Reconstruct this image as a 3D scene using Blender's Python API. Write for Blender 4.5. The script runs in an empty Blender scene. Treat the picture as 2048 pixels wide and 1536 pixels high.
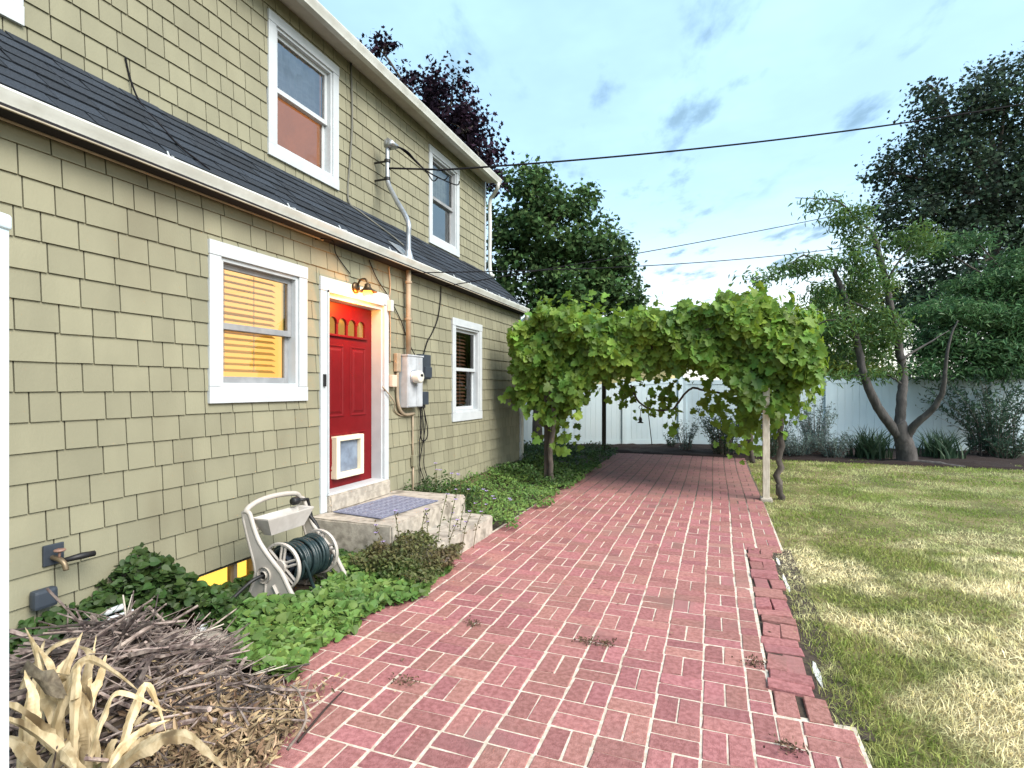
import bpy, bmesh, math, random
import numpy as np
from mathutils import Vector, Matrix
R = math.radians
random.seed(7); rng = np.random.default_rng(7)
scene = bpy.context.scene
COL = scene.collection

# ------------------------------------------------------------------ camera
cam_d = bpy.data.cameras.new('camera'); cam = bpy.data.objects.new('camera', cam_d); COL.objects.link(cam)
cam.location = (0, 0, 1.6); cam.rotation_euler = (R(90), 0, R(20.667))
cam_d.sensor_width = 36; cam_d.lens = 36 * 1087 / 2048; cam_d.shift_y = 9 / 2048
cam_d.clip_start = 0.05; cam_d.clip_end = 2000
scene.camera = cam
# ------------------------------------------------------------------ sky, sun, exposure
SUN_AZ, SUN_EL = 110.0, 42.0          # degrees to the right of +Y, above the horizon
world = bpy.data.worlds.new('World'); scene.world = world; world.use_nodes = True
wn, wl = world.node_tree.nodes, world.node_tree.links
wn.clear()
def wnode(t, **k):
    n = wn.new(t)
    for a, v in k.items(): setattr(n, a, v)
    return n
sky = wnode('ShaderNodeTexSky', sky_type='NISHITA', sun_disc=False, sun_elevation=R(SUN_EL), sun_rotation=R(SUN_AZ),
            air_density=1.0, dust_density=2.2, ozone_density=1.2)
tc = wnode('ShaderNodeTexCoord')
sep = wnode('ShaderNodeSeparateXYZ'); wl.new(tc.outputs['Generated'], sep.inputs[0])
def wmath(op, a, b=None, clamp=False):
    n = wnode('ShaderNodeMath', operation=op, use_clamp=clamp)
    for i, v in enumerate((a, b)):
        if v is None: continue
        if isinstance(v, (int, float)): n.inputs[i].default_value = v
        else: wl.new(v, n.inputs[i])
    return n.outputs[0]
zc = wmath('MAXIMUM', sep.outputs[2], 0.06)
pu = wmath('DIVIDE', sep.outputs[0], zc); pv = wmath('DIVIDE', sep.outputs[1], zc)
comb = wnode('ShaderNodeCombineXYZ'); wl.new(pu, comb.inputs[0]); wl.new(pv, comb.inputs[1])
mp = wnode('ShaderNodeMapping'); mp.vector_type = 'TEXTURE'; mp.inputs['Rotation'].default_value = (0, 0, R(14)); mp.inputs['Scale'].default_value = (.55, 1.25, 1)
wl.new(comb.outputs[0], mp.inputs[0])
def wnoise(scale, detail, rough, vec):
    n = wnode('ShaderNodeTexNoise'); n.inputs['Scale'].default_value = scale; n.inputs['Detail'].default_value = detail
    n.inputs['Roughness'].default_value = rough; wl.new(vec, n.inputs['Vector']); return n.outputs['Fac']
def wramp(fac, a, b):
    n = wnode('ShaderNodeMapRange', interpolation_type='SMOOTHSTEP'); wl.new(fac, n.inputs[0])
    n.inputs[1].default_value = a; n.inputs[2].default_value = b; return n.outputs[0]
n1 = wnoise(1.9, 9, .56, mp.outputs[0]); n2 = wnoise(0.6, 3, .5, mp.outputs[0])
dark = wmath('MULTIPLY', wramp(n1, .525, .68), wramp(n2, .34, .50))
dark = wmath('MULTIPLY', dark, wramp(sep.outputs[2], .06, .2))
veil = wmath('MULTIPLY', wmath('ADD', wmath('MULTIPLY', wramp(wnoise(.9, 5, .6, comb.outputs[0]), .38, .72), .32), .5), wramp(sep.outputs[2], .04, .30))
def wmix(fac, a, b):
    n = wnode('ShaderNodeMix', data_type='RGBA')
    if isinstance(fac, float): n.inputs[0].default_value = fac
    else: wl.new(fac, n.inputs[0])
    for i, v in ((6, a), (7, b)):
        if isinstance(v, tuple): n.inputs[i].default_value = v
        else: wl.new(v, n.inputs[i])
    return n.outputs[2]
SKYC_VEIL = (2.4, 3.8, 4.75, 1); SKYC_DARK = (.95, 1.6, 2.2, 1)
c0 = wmix(veil, sky.outputs[0], SKYC_VEIL)
hz = wmath('MULTIPLY', wmath('SUBTRACT', 1.0, wramp(sep.outputs[2], .02, .34)), .75)
c0 = wmix(hz, c0, (5.0, 5.1, 4.6, 1))
c1 = wmix(wmath('MULTIPLY', dark, .85), c0, SKYC_DARK)
bg = wnode('ShaderNodeBackground'); bg.inputs[1].default_value = 0.15
wl.new(c1, bg.inputs[0])
wo = wnode('ShaderNodeOutputWorld'); wl.new(bg.outputs[0], wo.inputs[0])

sun_d = bpy.data.lights.new('sun', 'SUN'); sun_d.energy = 2.9; sun_d.angle = R(36); sun_d.color = (1, .93, .84)
sun = bpy.data.objects.new('sun', sun_d); COL.objects.link(sun)
az, el = R(SUN_AZ), R(SUN_EL)
sun.rotation_euler = Vector((math.sin(az) * math.cos(el), math.cos(az) * math.cos(el), math.sin(el))).to_track_quat('Z', 'Y').to_euler()
vs = scene.view_settings
vs.view_transform = 'Standard'; vs.look = 'None'; vs.gamma = 1; vs.use_curve_mapping = False; vs.exposure = 1.12
scene.cycles.max_bounces = 8; scene.cycles.transparent_max_bounces = 16
scene.cycles.use_denoising = True
scene.cycles.sample_clamp_indirect = 6.0

# ------------------------------------------------------------------ materials
MATS = {}
def mat(name, c1, c2=None, nscale=6.0, detail=4.0, rough=.7, metal=0.0, bump=0.0, bscale=60.0, rnd=0.0, kind='island', hue=0.0,
        c3=None, n3=1.5, t3=(.5, .65), transl=0.0, tcol=None, emit=None, estr=0.0, spec=.4, stretch=(1, 1, 1), contrast=(.35, .65)):
    if name in MATS: return MATS[name]
    m = bpy.data.materials.new(name); m.use_nodes = True; MATS[name] = m
    nt = m.node_tree; N, L = nt.nodes, nt.links; N.clear()
    out = N.new('ShaderNodeOutputMaterial'); p = N.new('ShaderNodeBsdfPrincipled')
    p.inputs['Roughness'].default_value = rough; p.inputs['Metallic'].default_value = metal
    p.inputs['Specular IOR Level'].default_value = spec
    geo = N.new('ShaderNodeNewGeometry'); mpn = N.new('ShaderNodeMapping'); mpn.inputs['Scale'].default_value = stretch
    L.new(geo.outputs['Position'], mpn.inputs[0]); pos = mpn.outputs[0]
    def noise(sc, det=4.0, ro=.55):
        n = N.new('ShaderNodeTexNoise'); n.inputs['Scale'].default_value = sc; n.inputs['Detail'].default_value = det
        n.inputs['Roughness'].default_value = ro; L.new(pos, n.inputs['Vector']); return n.outputs['Fac']
    def ramp(f, a, b):
        n = N.new('ShaderNodeMapRange'); n.interpolation_type = 'SMOOTHSTEP'; L.new(f, n.inputs[0])
        n.inputs[1].default_value = a; n.inputs[2].default_value = b; return n.outputs[0]
    def mix(f, a, b):
        n = N.new('ShaderNodeMix'); n.data_type = 'RGBA'; L.new(f, n.inputs[0])
        for i, v in ((6, a), (7, b)):
            if isinstance(v, tuple): n.inputs[i].default_value = (*v, 1) if len(v) == 3 else v
            else: L.new(v, n.inputs[i])
        return n.outputs[2]
    col = None
    if c2 is not None: col = mix(ramp(noise(nscale, detail), *contrast), c1, c2)
    if c3 is not None: col = mix(ramp(noise(n3, 3), *t3), col if col is not None else c1, c3)
    if col is None:
        rgb = N.new('ShaderNodeRGB'); rgb.outputs[0].default_value = (*c1, 1); col = rgb.outputs[0]
    if rnd > 0 or hue > 0:
        if kind == 'object': r = N.new('ShaderNodeObjectInfo').outputs['Random']
        else: r = geo.outputs['Random Per Island']
        h = N.new('ShaderNodeHueSaturation'); L.new(col, h.inputs['Color'])
        mr = N.new('ShaderNodeMapRange'); L.new(r, mr.inputs[0]); mr.inputs[3].default_value = 1 - rnd; mr.inputs[4].default_value = 1 + rnd
        L.new(mr.outputs[0], h.inputs['Value'])
        if hue > 0:
            w = N.new('ShaderNodeMath'); w.operation = 'MULTIPLY'; L.new(r, w.inputs[0]); w.inputs[1].default_value = 7.31
            fr = N.new('ShaderNodeMath'); fr.operation = 'FRACT'; L.new(w.outputs[0], fr.inputs[0])
            m2 = N.new('ShaderNodeMapRange'); L.new(fr.outputs[0], m2.inputs[0]); m2.inputs[3].default_value = .5 - hue; m2.inputs[4].default_value = .5 + hue
            L.new(m2.outputs[0], h.inputs['Hue'])
        col = h.outputs[0]
    L.new(col, p.inputs['Base Color'])
    if bump > 0:
        b = N.new('ShaderNodeBump'); b.inputs['Strength'].default_value = bump; b.inputs['Distance'].default_value = .01
        L.new(noise(bscale, 5, .6), b.inputs['Height']); L.new(b.outputs[0], p.inputs['Normal'])
    if emit is not None:
        p.inputs['Emission Color'].default_value = (*emit, 1); p.inputs['Emission Strength'].default_value = estr
    if transl > 0:
        t = N.new('ShaderNodeBsdfTranslucent')
        if tcol is not None:
            tm = N.new('ShaderNodeMix'); tm.data_type = 'RGBA'; tm.inputs[0].default_value = .6; L.new(col, tm.inputs[6]); tm.inputs[7].default_value = (*tcol, 1)
            L.new(tm.outputs[2], t.inputs[0])
        else: L.new(col, t.inputs[0])
        ms = N.new('ShaderNodeMixShader'); ms.inputs[0].default_value = transl
        L.new(p.outputs[0], ms.inputs[1]); L.new(t.outputs[0], ms.inputs[2]); L.new(ms.outputs[0], out.inputs[0])
    else: L.new(p.outputs[0], out.inputs[0])
    return m
def glass_mat(name, ior=1.7, tint=(.9, .93, .92)):
    m = bpy.data.materials.new(name); m.use_nodes = True; nt = m.node_tree; N, L = nt.nodes, nt.links; N.clear()
    out = N.new('ShaderNodeOutputMaterial'); t = N.new('ShaderNodeBsdfTransparent'); t.inputs[0].default_value = (*tint, 1)
    g = N.new('ShaderNodeBsdfGlossy'); g.inputs['Roughness'].default_value = .01
    fr = N.new('ShaderNodeFresnel'); fr.inputs[0].default_value = ior
    no = N.new('ShaderNodeTexNoise'); no.inputs['Scale'].default_value = 2.5; geo = N.new('ShaderNodeNewGeometry'); L.new(geo.outputs['Position'], no.inputs['Vector'])
    b = N.new('ShaderNodeBump'); b.inputs['Strength'].default_value = .06; b.inputs['Distance'].default_value = .05; L.new(no.outputs['Fac'], b.inputs['Height']); L.new(b.outputs[0], g.inputs['Normal'])
    ms = N.new('ShaderNodeMixShader'); L.new(fr.outputs[0], ms.inputs[0]); L.new(t.outputs[0], ms.inputs[1]); L.new(g.outputs[0], ms.inputs[2]); L.new(ms.outputs[0], out.inputs[0])
    return m
GLASS = glass_mat('window_glass'); GLASS2 = glass_mat('window_glass_strong', 2.1); GLASS3 = glass_mat('window_glass_mirror', 3.4)

M = {}
SID = ((.232, .224, .152), (.206, .199, .135))
M['shingle'] = mat('siding_paint', *SID, nscale=3, rough=.75, bump=.2, bscale=90, rnd=.085, kind='object', c3=(.172, .160, .106), n3=1.3, t3=(.52, .74), stretch=(1, 1, .45))
M['shingle_i'] = mat('siding_paint_field', *SID, nscale=3, rough=.75, bump=.2, bscale=90, rnd=.085, c3=(.172, .160, .106), n3=1.3, t3=(.52, .74), stretch=(1, 1, .45))
M['backing'] = mat('siding_shadow_gap', (.03, .028, .02), rough=.9)
M['white'] = mat('white_trim_paint', (.47, .505, .525), (.43, .465, .485), nscale=5, rough=.45, bump=.04, bscale=40)
M['vinyl'] = mat('white_vinyl', (.62, .74, .79), (.57, .70, .76), nscale=1.2, rough=.4)
M['gutter'] = mat('gutter_enamel', (.58, .60, .57), (.48, .49, .45), nscale=4, rough=.35, c3=(.45, .43, .36), n3=7, t3=(.66, .8))
M['soffit'] = mat('soffit_paint', (.40, .36, .28), (.30, .26, .20), nscale=5, rough=.8)
M['brownpaint'] = mat('brown_conduit_paint', (.34, .27, .19), (.27, .22, .15), nscale=9, rough=.6)
ROOF = ((.024, .032, .044), (.013, .018, .026))
M['roof'] = mat('asphalt_shingle', *ROOF, nscale=90, detail=2, rough=.95, bump=.5, bscale=220, rnd=.35, kind='object')
M['roof_b'] = mat('asphalt_under', (.012, .012, .015), rough=.95)
M['concrete'] = mat('old_concrete', (.42, .38, .32), (.29, .26, .22), nscale=14, detail=8, rough=.9, bump=.35, bscale=55, c3=(.17, .15, .12), n3=3.5, t3=(.56, .72))
M['stone_fnd'] = mat('foundation_stone', (.40, .31, .19), (.24, .18, .11), nscale=11, rough=.9, bump=.6, bscale=25)
M['reddoor'] = mat('red_door_paint', (.135, .0025, .005), (.12, .002, .004), nscale=8, rough=.5, spec=.25, bump=.02, bscale=30)
M['petframe'] = mat('cream_plastic', (.72, .66, .50), rough=.45)
M['petflap'] = mat('grey_flap', (.20, .25, .32), (.13, .16, .21), nscale=9, rough=.3)
M['darkmetal'] = mat('dark_metal', (.03, .03, .03), rough=.4, metal=.6)
M['bronze'] = mat('bronze_metal', (.10, .065, .035), rough=.4, metal=.8)
M['black'] = mat('black_rubber', (.012, .012, .013), rough=.5)
M['cable'] = mat('black_cable', (.012, .012, .014), rough=.95, spec=.1)
M['galv'] = mat('galvanised_steel', (.45, .47, .49), (.33, .35, .37), nscale=12, rough=.42, metal=.75)
M['meter'] = mat('meter_grey_paint', (.42, .45, .48), (.34, .36, .38), nscale=7, rough=.45, c3=(.30, .27, .23), n3=9, t3=(.68, .8))
M['slate'] = mat('slate_plastic', (.035, .045, .060), (.028, .036, .048), nscale=6, rough=.5)
M['mat'] = mat('doormat_rubber', (.17, .18, .25), (.11, .12, .17), nscale=30, rough=.85, bump=.3, bscale=120)
M['reel'] = mat('beige_plastic', (.42, .39, .355), (.35, .325, .29), nscale=6, rough=.5, c3=(.33, .30, .26), n3=10, t3=(.6, .78))
M['hose'] = mat('green_hose', (.018, .034, .036), (.012, .024, .026), nscale=20, rough=.33)
M['wood'] = mat('weathered_wood', (.30, .25, .19), (.20, .165, .125), nscale=6, rough=.9, stretch=(8, 8, 1), bump=.3, bscale=30)
M['darkwood'] = mat('dark_post', (.05, .04, .032), (.03, .025, .02), nscale=6, rough=.9, stretch=(8, 8, 1), bump=.3, bscale=30)
M['postwhite'] = mat('painted_post', (.58, .53, .44), (.46, .41, .33), nscale=9, rough=.8, bump=.15, bscale=30, stretch=(4, 4, 1))
M['bark'] = mat('bark', (.105, .088, .075), (.05, .042, .036), nscale=14, rough=.95, bump=.9, bscale=30, stretch=(1, 1, .35))
M['barkgrey'] = mat('grey_bark', (.085, .078, .075), (.045, .042, .04), nscale=14, rough=.95, bump=1.0, bscale=26, stretch=(1, 1, .4))
M['blind'] = mat('blind_slat_cream', (.80, .66, .34), rough=.5, transl=.45)
M['blindbrown'] = mat('blind_slat_brown', (.36, .17, .11), rough=.5)
M['sash'] = mat('sash_grey', (.27, .28, .29), (.21, .22, .23), nscale=7, rough=.5)
M['room'] = mat('dark_room', (.2, .17, .15), rough=.9)
M['roomlit'] = mat('lit_room_wall', (.6, .4, .15), rough=.9, emit=(1.0, .70, .24), estr=.34)
M['roomorange'] = mat('warm_room_wall', (.5, .26, .12), (.35, .16, .07), nscale=2.5, rough=.9, emit=(1.0, .42, .13), estr=.13)
M['basement'] = mat('lit_basement', (.8, .5, .1), rough=.9, emit=(1.0, .62, .10), estr=.8)
M['curtain'] = mat('white_curtain', (.75, .76, .76), (.6, .62, .64), nscale=3, rough=.85, stretch=(1, 1, 6))
M['bulb'] = mat('lit_bulb', (1, .8, .5), emit=(1, .34, .04), estr=2.2)
M['brass'] = mat('brass', (.22, .17, .11), rough=.5, metal=.7)
M['soil'] = mat('garden_soil', (.085, .065, .045), (.045, .034, .025), nscale=22, detail=8, rough=1, bump=.8, bscale=35)
M['mulch'] = mat('dark_mulch', (.022, .010, .008), (.010, .005, .004), nscale=40, detail=6, rough=1, bump=1, bscale=60)
M['lawnsoil'] = mat('lawn_base', (.09, .09, .028), (.20, .16, .075), nscale=1.3, rough=1, bump=.6, bscale=70)
M['terrain'] = mat('terrain_ground', (.07, .08, .03), (.10, .085, .04), nscale=.6, rough=1)

# ------------------------------------------------------------------ mesh helpers
def empty(name, loc, label=None, cat=None, group=None):
    o = bpy.data.objects.new(name, None); COL.objects.link(o); o.location = loc; o.empty_display_size = .1
    return tag(o, label, cat, group)
def tag(o, label=None, cat=None, group=None, kind=None):
    if label: o['label'] = label
    if cat: o['category'] = cat
    if group: o['group'] = group
    if kind: o['kind'] = kind
    return o
def wloc(p):
    v = Vector((0, 0, 0))
    while p is not None:
        v = v + Vector(p.location) + p.matrix_parent_inverse.translation; p = p.parent
    return v
def put(o, parent=None):
    """link o; o.location is meant in world terms, whatever its parent is"""
    COL.objects.link(o)
    if parent is not None:
        o.parent = parent; o.matrix_parent_inverse = Matrix.Translation(-wloc(parent))
    return o
def mesh(name, V, F, m=None, parent=None, smooth=False, loc=(0, 0, 0)):
    me = bpy.data.meshes.new(name); me.from_pydata([tuple(v) for v in V], [], [tuple(f) for f in F]); me.update()
    if m is not None: me.materials.append(m)
    if smooth: me.polygons.foreach_set('use_smooth', [True] * len(me.polygons))
    o = bpy.data.objects.new(name, me); o.location = loc
    return put(o, parent)
class MB:
    def __init__(s): s.V = []; s.F = []
    def add(s, V, F):
        k = len(s.V); s.V += [tuple(v) for v in V]; s.F += [tuple(i + k for i in f) for f in F]; return s
    def box(s, x0, x1, y0, y1, z0, z1, bev=0.0):
        if x1 < x0: x0, x1 = x1, x0
        if y1 < y0: y0, y1 = y1, y0
        if z1 < z0: z0, z1 = z1, z0
        if bev <= 0:
            V = [(x, y, z) for x in (x0, x1) for y in (y0, y1) for z in (z0, z1)]
            F = [(0, 1, 3, 2), (4, 6, 7, 5), (0, 4, 5, 1), (2, 3, 7, 6), (0, 2, 6, 4), (1, 5, 7, 3)]
            return s.add(V, F)
        bm = bmesh.new(); bmesh.ops.create_cube(bm, size=1)
        for v in bm.verts: v.co = Vector(((x0 + x1) / 2 + v.co.x * (x1 - x0), (y0 + y1) / 2 + v.co.y * (y1 - y0), (z0 + z1) / 2 + v.co.z * (z1 - z0)))
        bmesh.ops.bevel(bm, geom=list(bm.edges), offset=bev, segments=2, affect='EDGES', profile=.6)
        bm.verts.index_update(); s.add([v.co[:] for v in bm.verts], [[v.index for v in f.verts] for f in bm.faces]); bm.free(); return s
    def tube(s, pts, r, n=8, cap=True):
        pts = [Vector(p) for p in pts]; rs = r if isinstance(r, (list, tuple)) else [r] * len(pts)
        V = []; F = []; up = None
        for i, p in enumerate(pts):
            t = (pts[min(i + 1, len(pts) - 1)] - pts[max(i - 1, 0)])
            if t.length < 1e-9: t = Vector((0, 0, 1))
            t.normalize()
            if up is None: up = t.orthogonal().normalized()
            up = (up - t * up.dot(t))
            if up.length < 1e-6: up = t.orthogonal()
            up.normalize(); sd = t.cross(up)
            for k in range(n):
                a = 2 * math.pi * k / n; V.append(p + (up * math.cos(a) + sd * math.sin(a)) * rs[i])
        for i in range(len(pts) - 1):
            for k in range(n):
                a = i * n + k; b = i * n + (k + 1) % n; F.append((a, b, b + n, a + n))
        if cap: F.append(tuple(range(n - 1, -1, -1))); F.append(tuple(range((len(pts) - 1) * n, len(pts) * n)))
        return s.add(V, F)
    def lathe(s, prof, n=20, center=(0, 0, 0), axis='Z'):
        V = []; F = []; m = len(prof)
        for k in range(n):
            a = 2 * math.pi * k / n; ca, sa = math.cos(a), math.sin(a)
            for (r, h) in prof:
                if axis == 'Z': q = (r * ca, r * sa, h)
                elif axis == 'X': q = (h, r * ca, r * sa)
                else: q = (r * ca, h, r * sa)
                V.append((q[0] + center[0], q[1] + center[1], q[2] + center[2]))
        for k in range(n):
            for j in range(m - 1):
                a = k * m + j; b = ((k + 1) % n) * m + j; F.append((a, b, b + 1, a + 1))
        return s.add(V, F)
    def extr(s, poly, y0, y1, plane='XZ'):
        """extrude a polygon given in XZ along Y (or YZ along X, or XY along Z)"""
        n = len(poly)
        def q(p, d): return {'XZ': (p[0], d, p[1]), 'YZ': (d, p[0], p[1]), 'XY': (p[0], p[1], d)}[plane]
        V = [q(p, y0) for p in poly] + [q(p, y1) for p in poly]
        F = [tuple(range(n)), tuple(range(2 * n - 1, n - 1, -1))] + [(i, i + n, (i + 1) % n + n, (i + 1) % n) for i in range(n)]
        return s.add(V, F)
    def build(s, name, m, parent=None, smooth=False, auto=None):
        o = mesh(name, s.V, s.F, m, parent, smooth)
        bm = bmesh.new(); bm.from_mesh(o.data); bmesh.ops.recalc_face_normals(bm, faces=bm.faces); bm.to_mesh(o.data); bm.free()
        if auto is not None:
            o.data.polygons.foreach_set('use_smooth', [True] * len(o.data.polygons)); o.data.set_sharp_from_angle(angle=R(auto))
        return o
def np_mesh(name, V, F, m, parent=None, smooth=False):
    """fast mesh: V (n,3) float, F (k,3 or 4) int"""
    me = bpy.data.meshes.new(name); V = np.asarray(V, np.float32); F = np.asarray(F, np.int32); k = F.shape[1]
    me.vertices.add(len(V)); me.vertices.foreach_set('co', V.ravel())
    me.loops.add(F.size); me.loops.foreach_set('vertex_index', F.ravel())
    me.polygons.add(len(F)); me.polygons.foreach_set('loop_start', np.arange(0, F.size, k, dtype=np.int32))
    me.update(calc_edges=True); me.validate()
    me.polygons.foreach_set('use_smooth', np.full(len(F), bool(smooth)))
    me.materials.append(m); o = bpy.data.objects.new(name, me); return put(o, parent)
def smooth_path(pts, n=6):
    P = [Vector(p) for p in pts]; out = []
    for i in range(len(P) - 1):
        p0, p1, p2, p3 = P[max(i - 1, 0)], P[i], P[i + 1], P[min(i + 2, len(P) - 1)]
        for k in range(n):
            t = k / n
            out.append(.5 * ((2 * p1) + (p2 - p0) * t + (2 * p0 - 5 * p1 + 4 * p2 - p3) * t * t + (3 * p1 - p0 - 3 * p2 + p3) * t ** 3))
    out.append(P[-1]); return out
# leaf templates in the local frame: x along the leaf, y across, z normal
def T(V, F): return np.array(V, float), np.array(F, int)
def fan_leaf(pts, fold=.12, cen=(.35, 0)):
    V = [(cen[0], cen[1], 0)] + [(x, y, fold * abs(y) * 1.2 - .10 * x * x) for x, y in pts]
    n = len(pts); return T(V, [(0, i + 1, (i + 1) % n + 1) for i in range(n)])
LEAF_RHOMB = T([(0, 0, 0), (.5, .28, .06), (1, 0, -.1), (.5, -.28, .06)], [(0, 2, 1), (0, 3, 2)])
LEAF_LONG = T([(0, 0, 0), (.35, .15, .04), (1, 0, -.22), (.35, -.15, .04), (.7, .1, -.06), (.7, -.1, -.06)], [(0, 4, 1), (0, 2, 4), (0, 5, 2), (0, 3, 5)])
LEAF_HEART = fan_leaf([(0, 0), (-.14, .22), (-.02, .46), (.28, .5), (.62, .3), (.95, 0), (.62, -.3), (.28, -.5), (-.02, -.46), (-.14, -.22)], .22)
LEAF_VINE = fan_leaf([(0, 0), (-.16, .2), (-.05, .52), (.16, .38), (.38, .62), (.5, .32), (.78, .3), (1.0, 0), (.78, -.3), (.5, -.32), (.38, -.62), (.16, -.38), (-.05, -.52), (-.16, -.2)], .15)
LEAF_MAPLE = fan_leaf([(0, 0), (.1, .42), (.32, .26), (.55, .52), (.62, .2), (1, 0), (.62, -.2), (.55, -.52), (.32, -.26), (.1, -.42)], .1)
def leaves(name, C, N, S, tmpl, m, parent=None, spin=None, direc=None):
    """one mesh of many leaves: C centres, N normals, S sizes; direc = optional direction the leaf points along"""
    C = np.asarray(C, float); N = np.asarray(N, float); n = len(C); S = np.asarray(S, float) * np.ones(n)
    N = N / (np.linalg.norm(N, axis=1, keepdims=True) + 1e-9)
    D = rng.normal(size=(n, 3)) if direc is None else np.asarray(direc, float) + rng.normal(size=(n, 3)) * .35
    D = D - N * (D * N).sum(1, keepdims=True); D /= (np.linalg.norm(D, axis=1, keepdims=True) + 1e-9)
    B = np.cross(N, D); V, F = tmpl; k = len(V)
    W = (C[:, None, :] + S[:, None, None] * (V[None, :, 0, None] * D[:, None, :] + V[None, :, 1, None] * B[:, None, :] + V[None, :, 2, None] * N[:, None, :]))
    FF = (F[None] + (np.arange(n) * k)[:, None, None]).reshape(-1, F.shape[1])
    return np_mesh(name, W.reshape(-1, 3), FF, m, parent)
def blades(name, P, H, Wd, lean, m, parent=None, segs=2):
    """thin tapering grass blades; lean (n,2) = sideways reach at the tip"""
    n = len(P); a = rng.uniform(0, 2 * np.pi, n); sx = np.cos(a) * Wd / 2; sy = np.sin(a) * Wd / 2
    V = []
    for j in range(segs + 1):
        t = j / segs; q = P + np.stack([lean[:, 0] * t * t, lean[:, 1] * t * t, H * (t - .25 * t * t * (np.hypot(lean[:, 0], lean[:, 1]) / (H + 1e-6)))], 1)
        w = (1 - t ** 1.5)
        if j < segs:
            V.append(q + np.stack([sx * w, sy * w, 0 * sx], 1)); V.append(q - np.stack([sx * w, sy * w, 0 * sx], 1))
        else: V.append(q)
    k = len(V); V = np.stack(V, 1).reshape(-1, 3); F = []
    for j in range(segs):
        b = 2 * j
        if j < segs - 1: F += [(b, b + 1, b + 3), (b, b + 3, b + 2)]
        else: F += [(b, b + 1, b + 2)]
    F = (np.array(F)[None] + (np.arange(n) * k)[:, None, None]).reshape(-1, 3)
    return np_mesh(name, V, F, m, parent)

CAM_C, CAM_S, CAM_F = math.cos(R(20.667)), math.sin(R(20.667)), 1087.0
def pix(X, Y, Z):                    # where a point shows in the 2048 px photograph, used only to rank pieces by size
    lat = X * CAM_C + Y * CAM_S; z = -X * CAM_S + Y * CAM_C
    return (1024 + CAM_F * lat / max(z, .01), 777 - CAM_F * (Z - 1.6) / max(z, .01), z)

# ================================================================== GROUND
g = mesh('ground', [(-300, -300, -.06), (300, -300, -.06), (300, 300, -.06), (-300, 300, -.06)], [(0, 1, 2, 3)], M['terrain']); tag(g, 'bare earth running out beyond the garden', kind='structure')
def sheet(name, poly, z, m, sub=0):
    o = mesh(name, [(x, y, z) for x, y in poly], [tuple(range(len(poly)))], m); tag(o, kind='structure'); return o
def bumpy(name, x0, x1, y0, y1, z, amp, m, step=.12, mask=None):
    nx, ny = int((x1 - x0) / step) + 1, int((y1 - y0) / step) + 1
    xs = np.linspace(x0, x1, nx); ys = np.linspace(y0, y1, ny); X, Y = np.meshgrid(xs, ys, indexing='ij')
    Z = z + amp * (np.sin(X * 3.1 + 1.3 * np.sin(Y * 2.1)) * np.cos(Y * 2.7 + X) * .5 + rng.normal(size=X.shape) * .25)
    if mask is not None: Z = Z + mask(X, Y)
    V = np.stack([X, Y, Z], -1).reshape(-1, 3); I = np.arange(nx * ny).reshape(nx, ny)
    F = np.stack([I[:-1, :-1], I[1:, :-1], I[1:, 1:], I[:-1, 1:]], -1).reshape(-1, 4)
    o = np_mesh(name, V, F, m, smooth=True); tag(o, kind='structure'); return o
bed = bumpy('planting_bed', -3.66, -2.2, .4, 13.6, -.005, .03, M['soil'], .1, lambda X, Y: np.where(X > -2.33, -.05, .0)); tag(bed, 'bare soil bed between house wall and brick path')
bed2 = bumpy('mulch_bed', -7.2, 9.5, 13.35, 18.2, .03, .05, M['mulch'], .15, lambda X, Y: -.09 * (Y < 13.55)); tag(bed2, 'dark mulch bed along the foot of the white fence')
lawn = bumpy('lawn', .52, 14, .2, 15.6, -.018, .012, M['lawnsoil'], .2); tag(lawn, 'patchy green and straw coloured lawn beside brick path')

# ------------------------------------------------------------------ brick path
MOD = .2267; BX0 = -.078; BY0 = 2.487
def brick_mat(name, kind):
    m = mat(name, (.365, .165, .155), (.255, .107, .099), nscale=38, detail=8, rough=.9, bump=.6, bscale=120, rnd=.17, kind=kind, hue=.012,
            c3=(.25, .13, .118), n3=1.6, t3=(.52, .74), spec=.2)
    return m
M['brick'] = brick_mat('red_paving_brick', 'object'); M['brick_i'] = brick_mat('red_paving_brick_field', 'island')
def tint_by_y(m, y0, y1, col, amount):
    """mix col into the base colour toward larger Y, with a noisy edge"""
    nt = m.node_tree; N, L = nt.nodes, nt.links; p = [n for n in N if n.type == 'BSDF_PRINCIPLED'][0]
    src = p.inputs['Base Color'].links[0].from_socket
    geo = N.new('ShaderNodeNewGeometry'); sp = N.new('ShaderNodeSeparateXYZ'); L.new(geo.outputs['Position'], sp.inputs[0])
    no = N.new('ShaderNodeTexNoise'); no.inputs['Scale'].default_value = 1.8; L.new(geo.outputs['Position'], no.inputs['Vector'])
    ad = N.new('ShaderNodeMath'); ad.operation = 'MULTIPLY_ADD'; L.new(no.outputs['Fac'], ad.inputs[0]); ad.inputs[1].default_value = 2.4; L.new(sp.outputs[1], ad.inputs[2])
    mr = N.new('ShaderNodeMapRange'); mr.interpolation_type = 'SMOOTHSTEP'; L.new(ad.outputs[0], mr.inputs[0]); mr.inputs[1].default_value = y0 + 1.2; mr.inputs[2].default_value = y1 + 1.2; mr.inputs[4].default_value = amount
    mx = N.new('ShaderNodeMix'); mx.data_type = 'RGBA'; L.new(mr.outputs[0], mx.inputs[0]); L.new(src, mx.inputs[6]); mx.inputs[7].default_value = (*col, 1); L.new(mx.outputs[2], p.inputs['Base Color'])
for k in ('brick', 'brick_i'): tint_by_y(M[k], 7.6, 9.6, (.22, .14, .13), .5)
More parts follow.
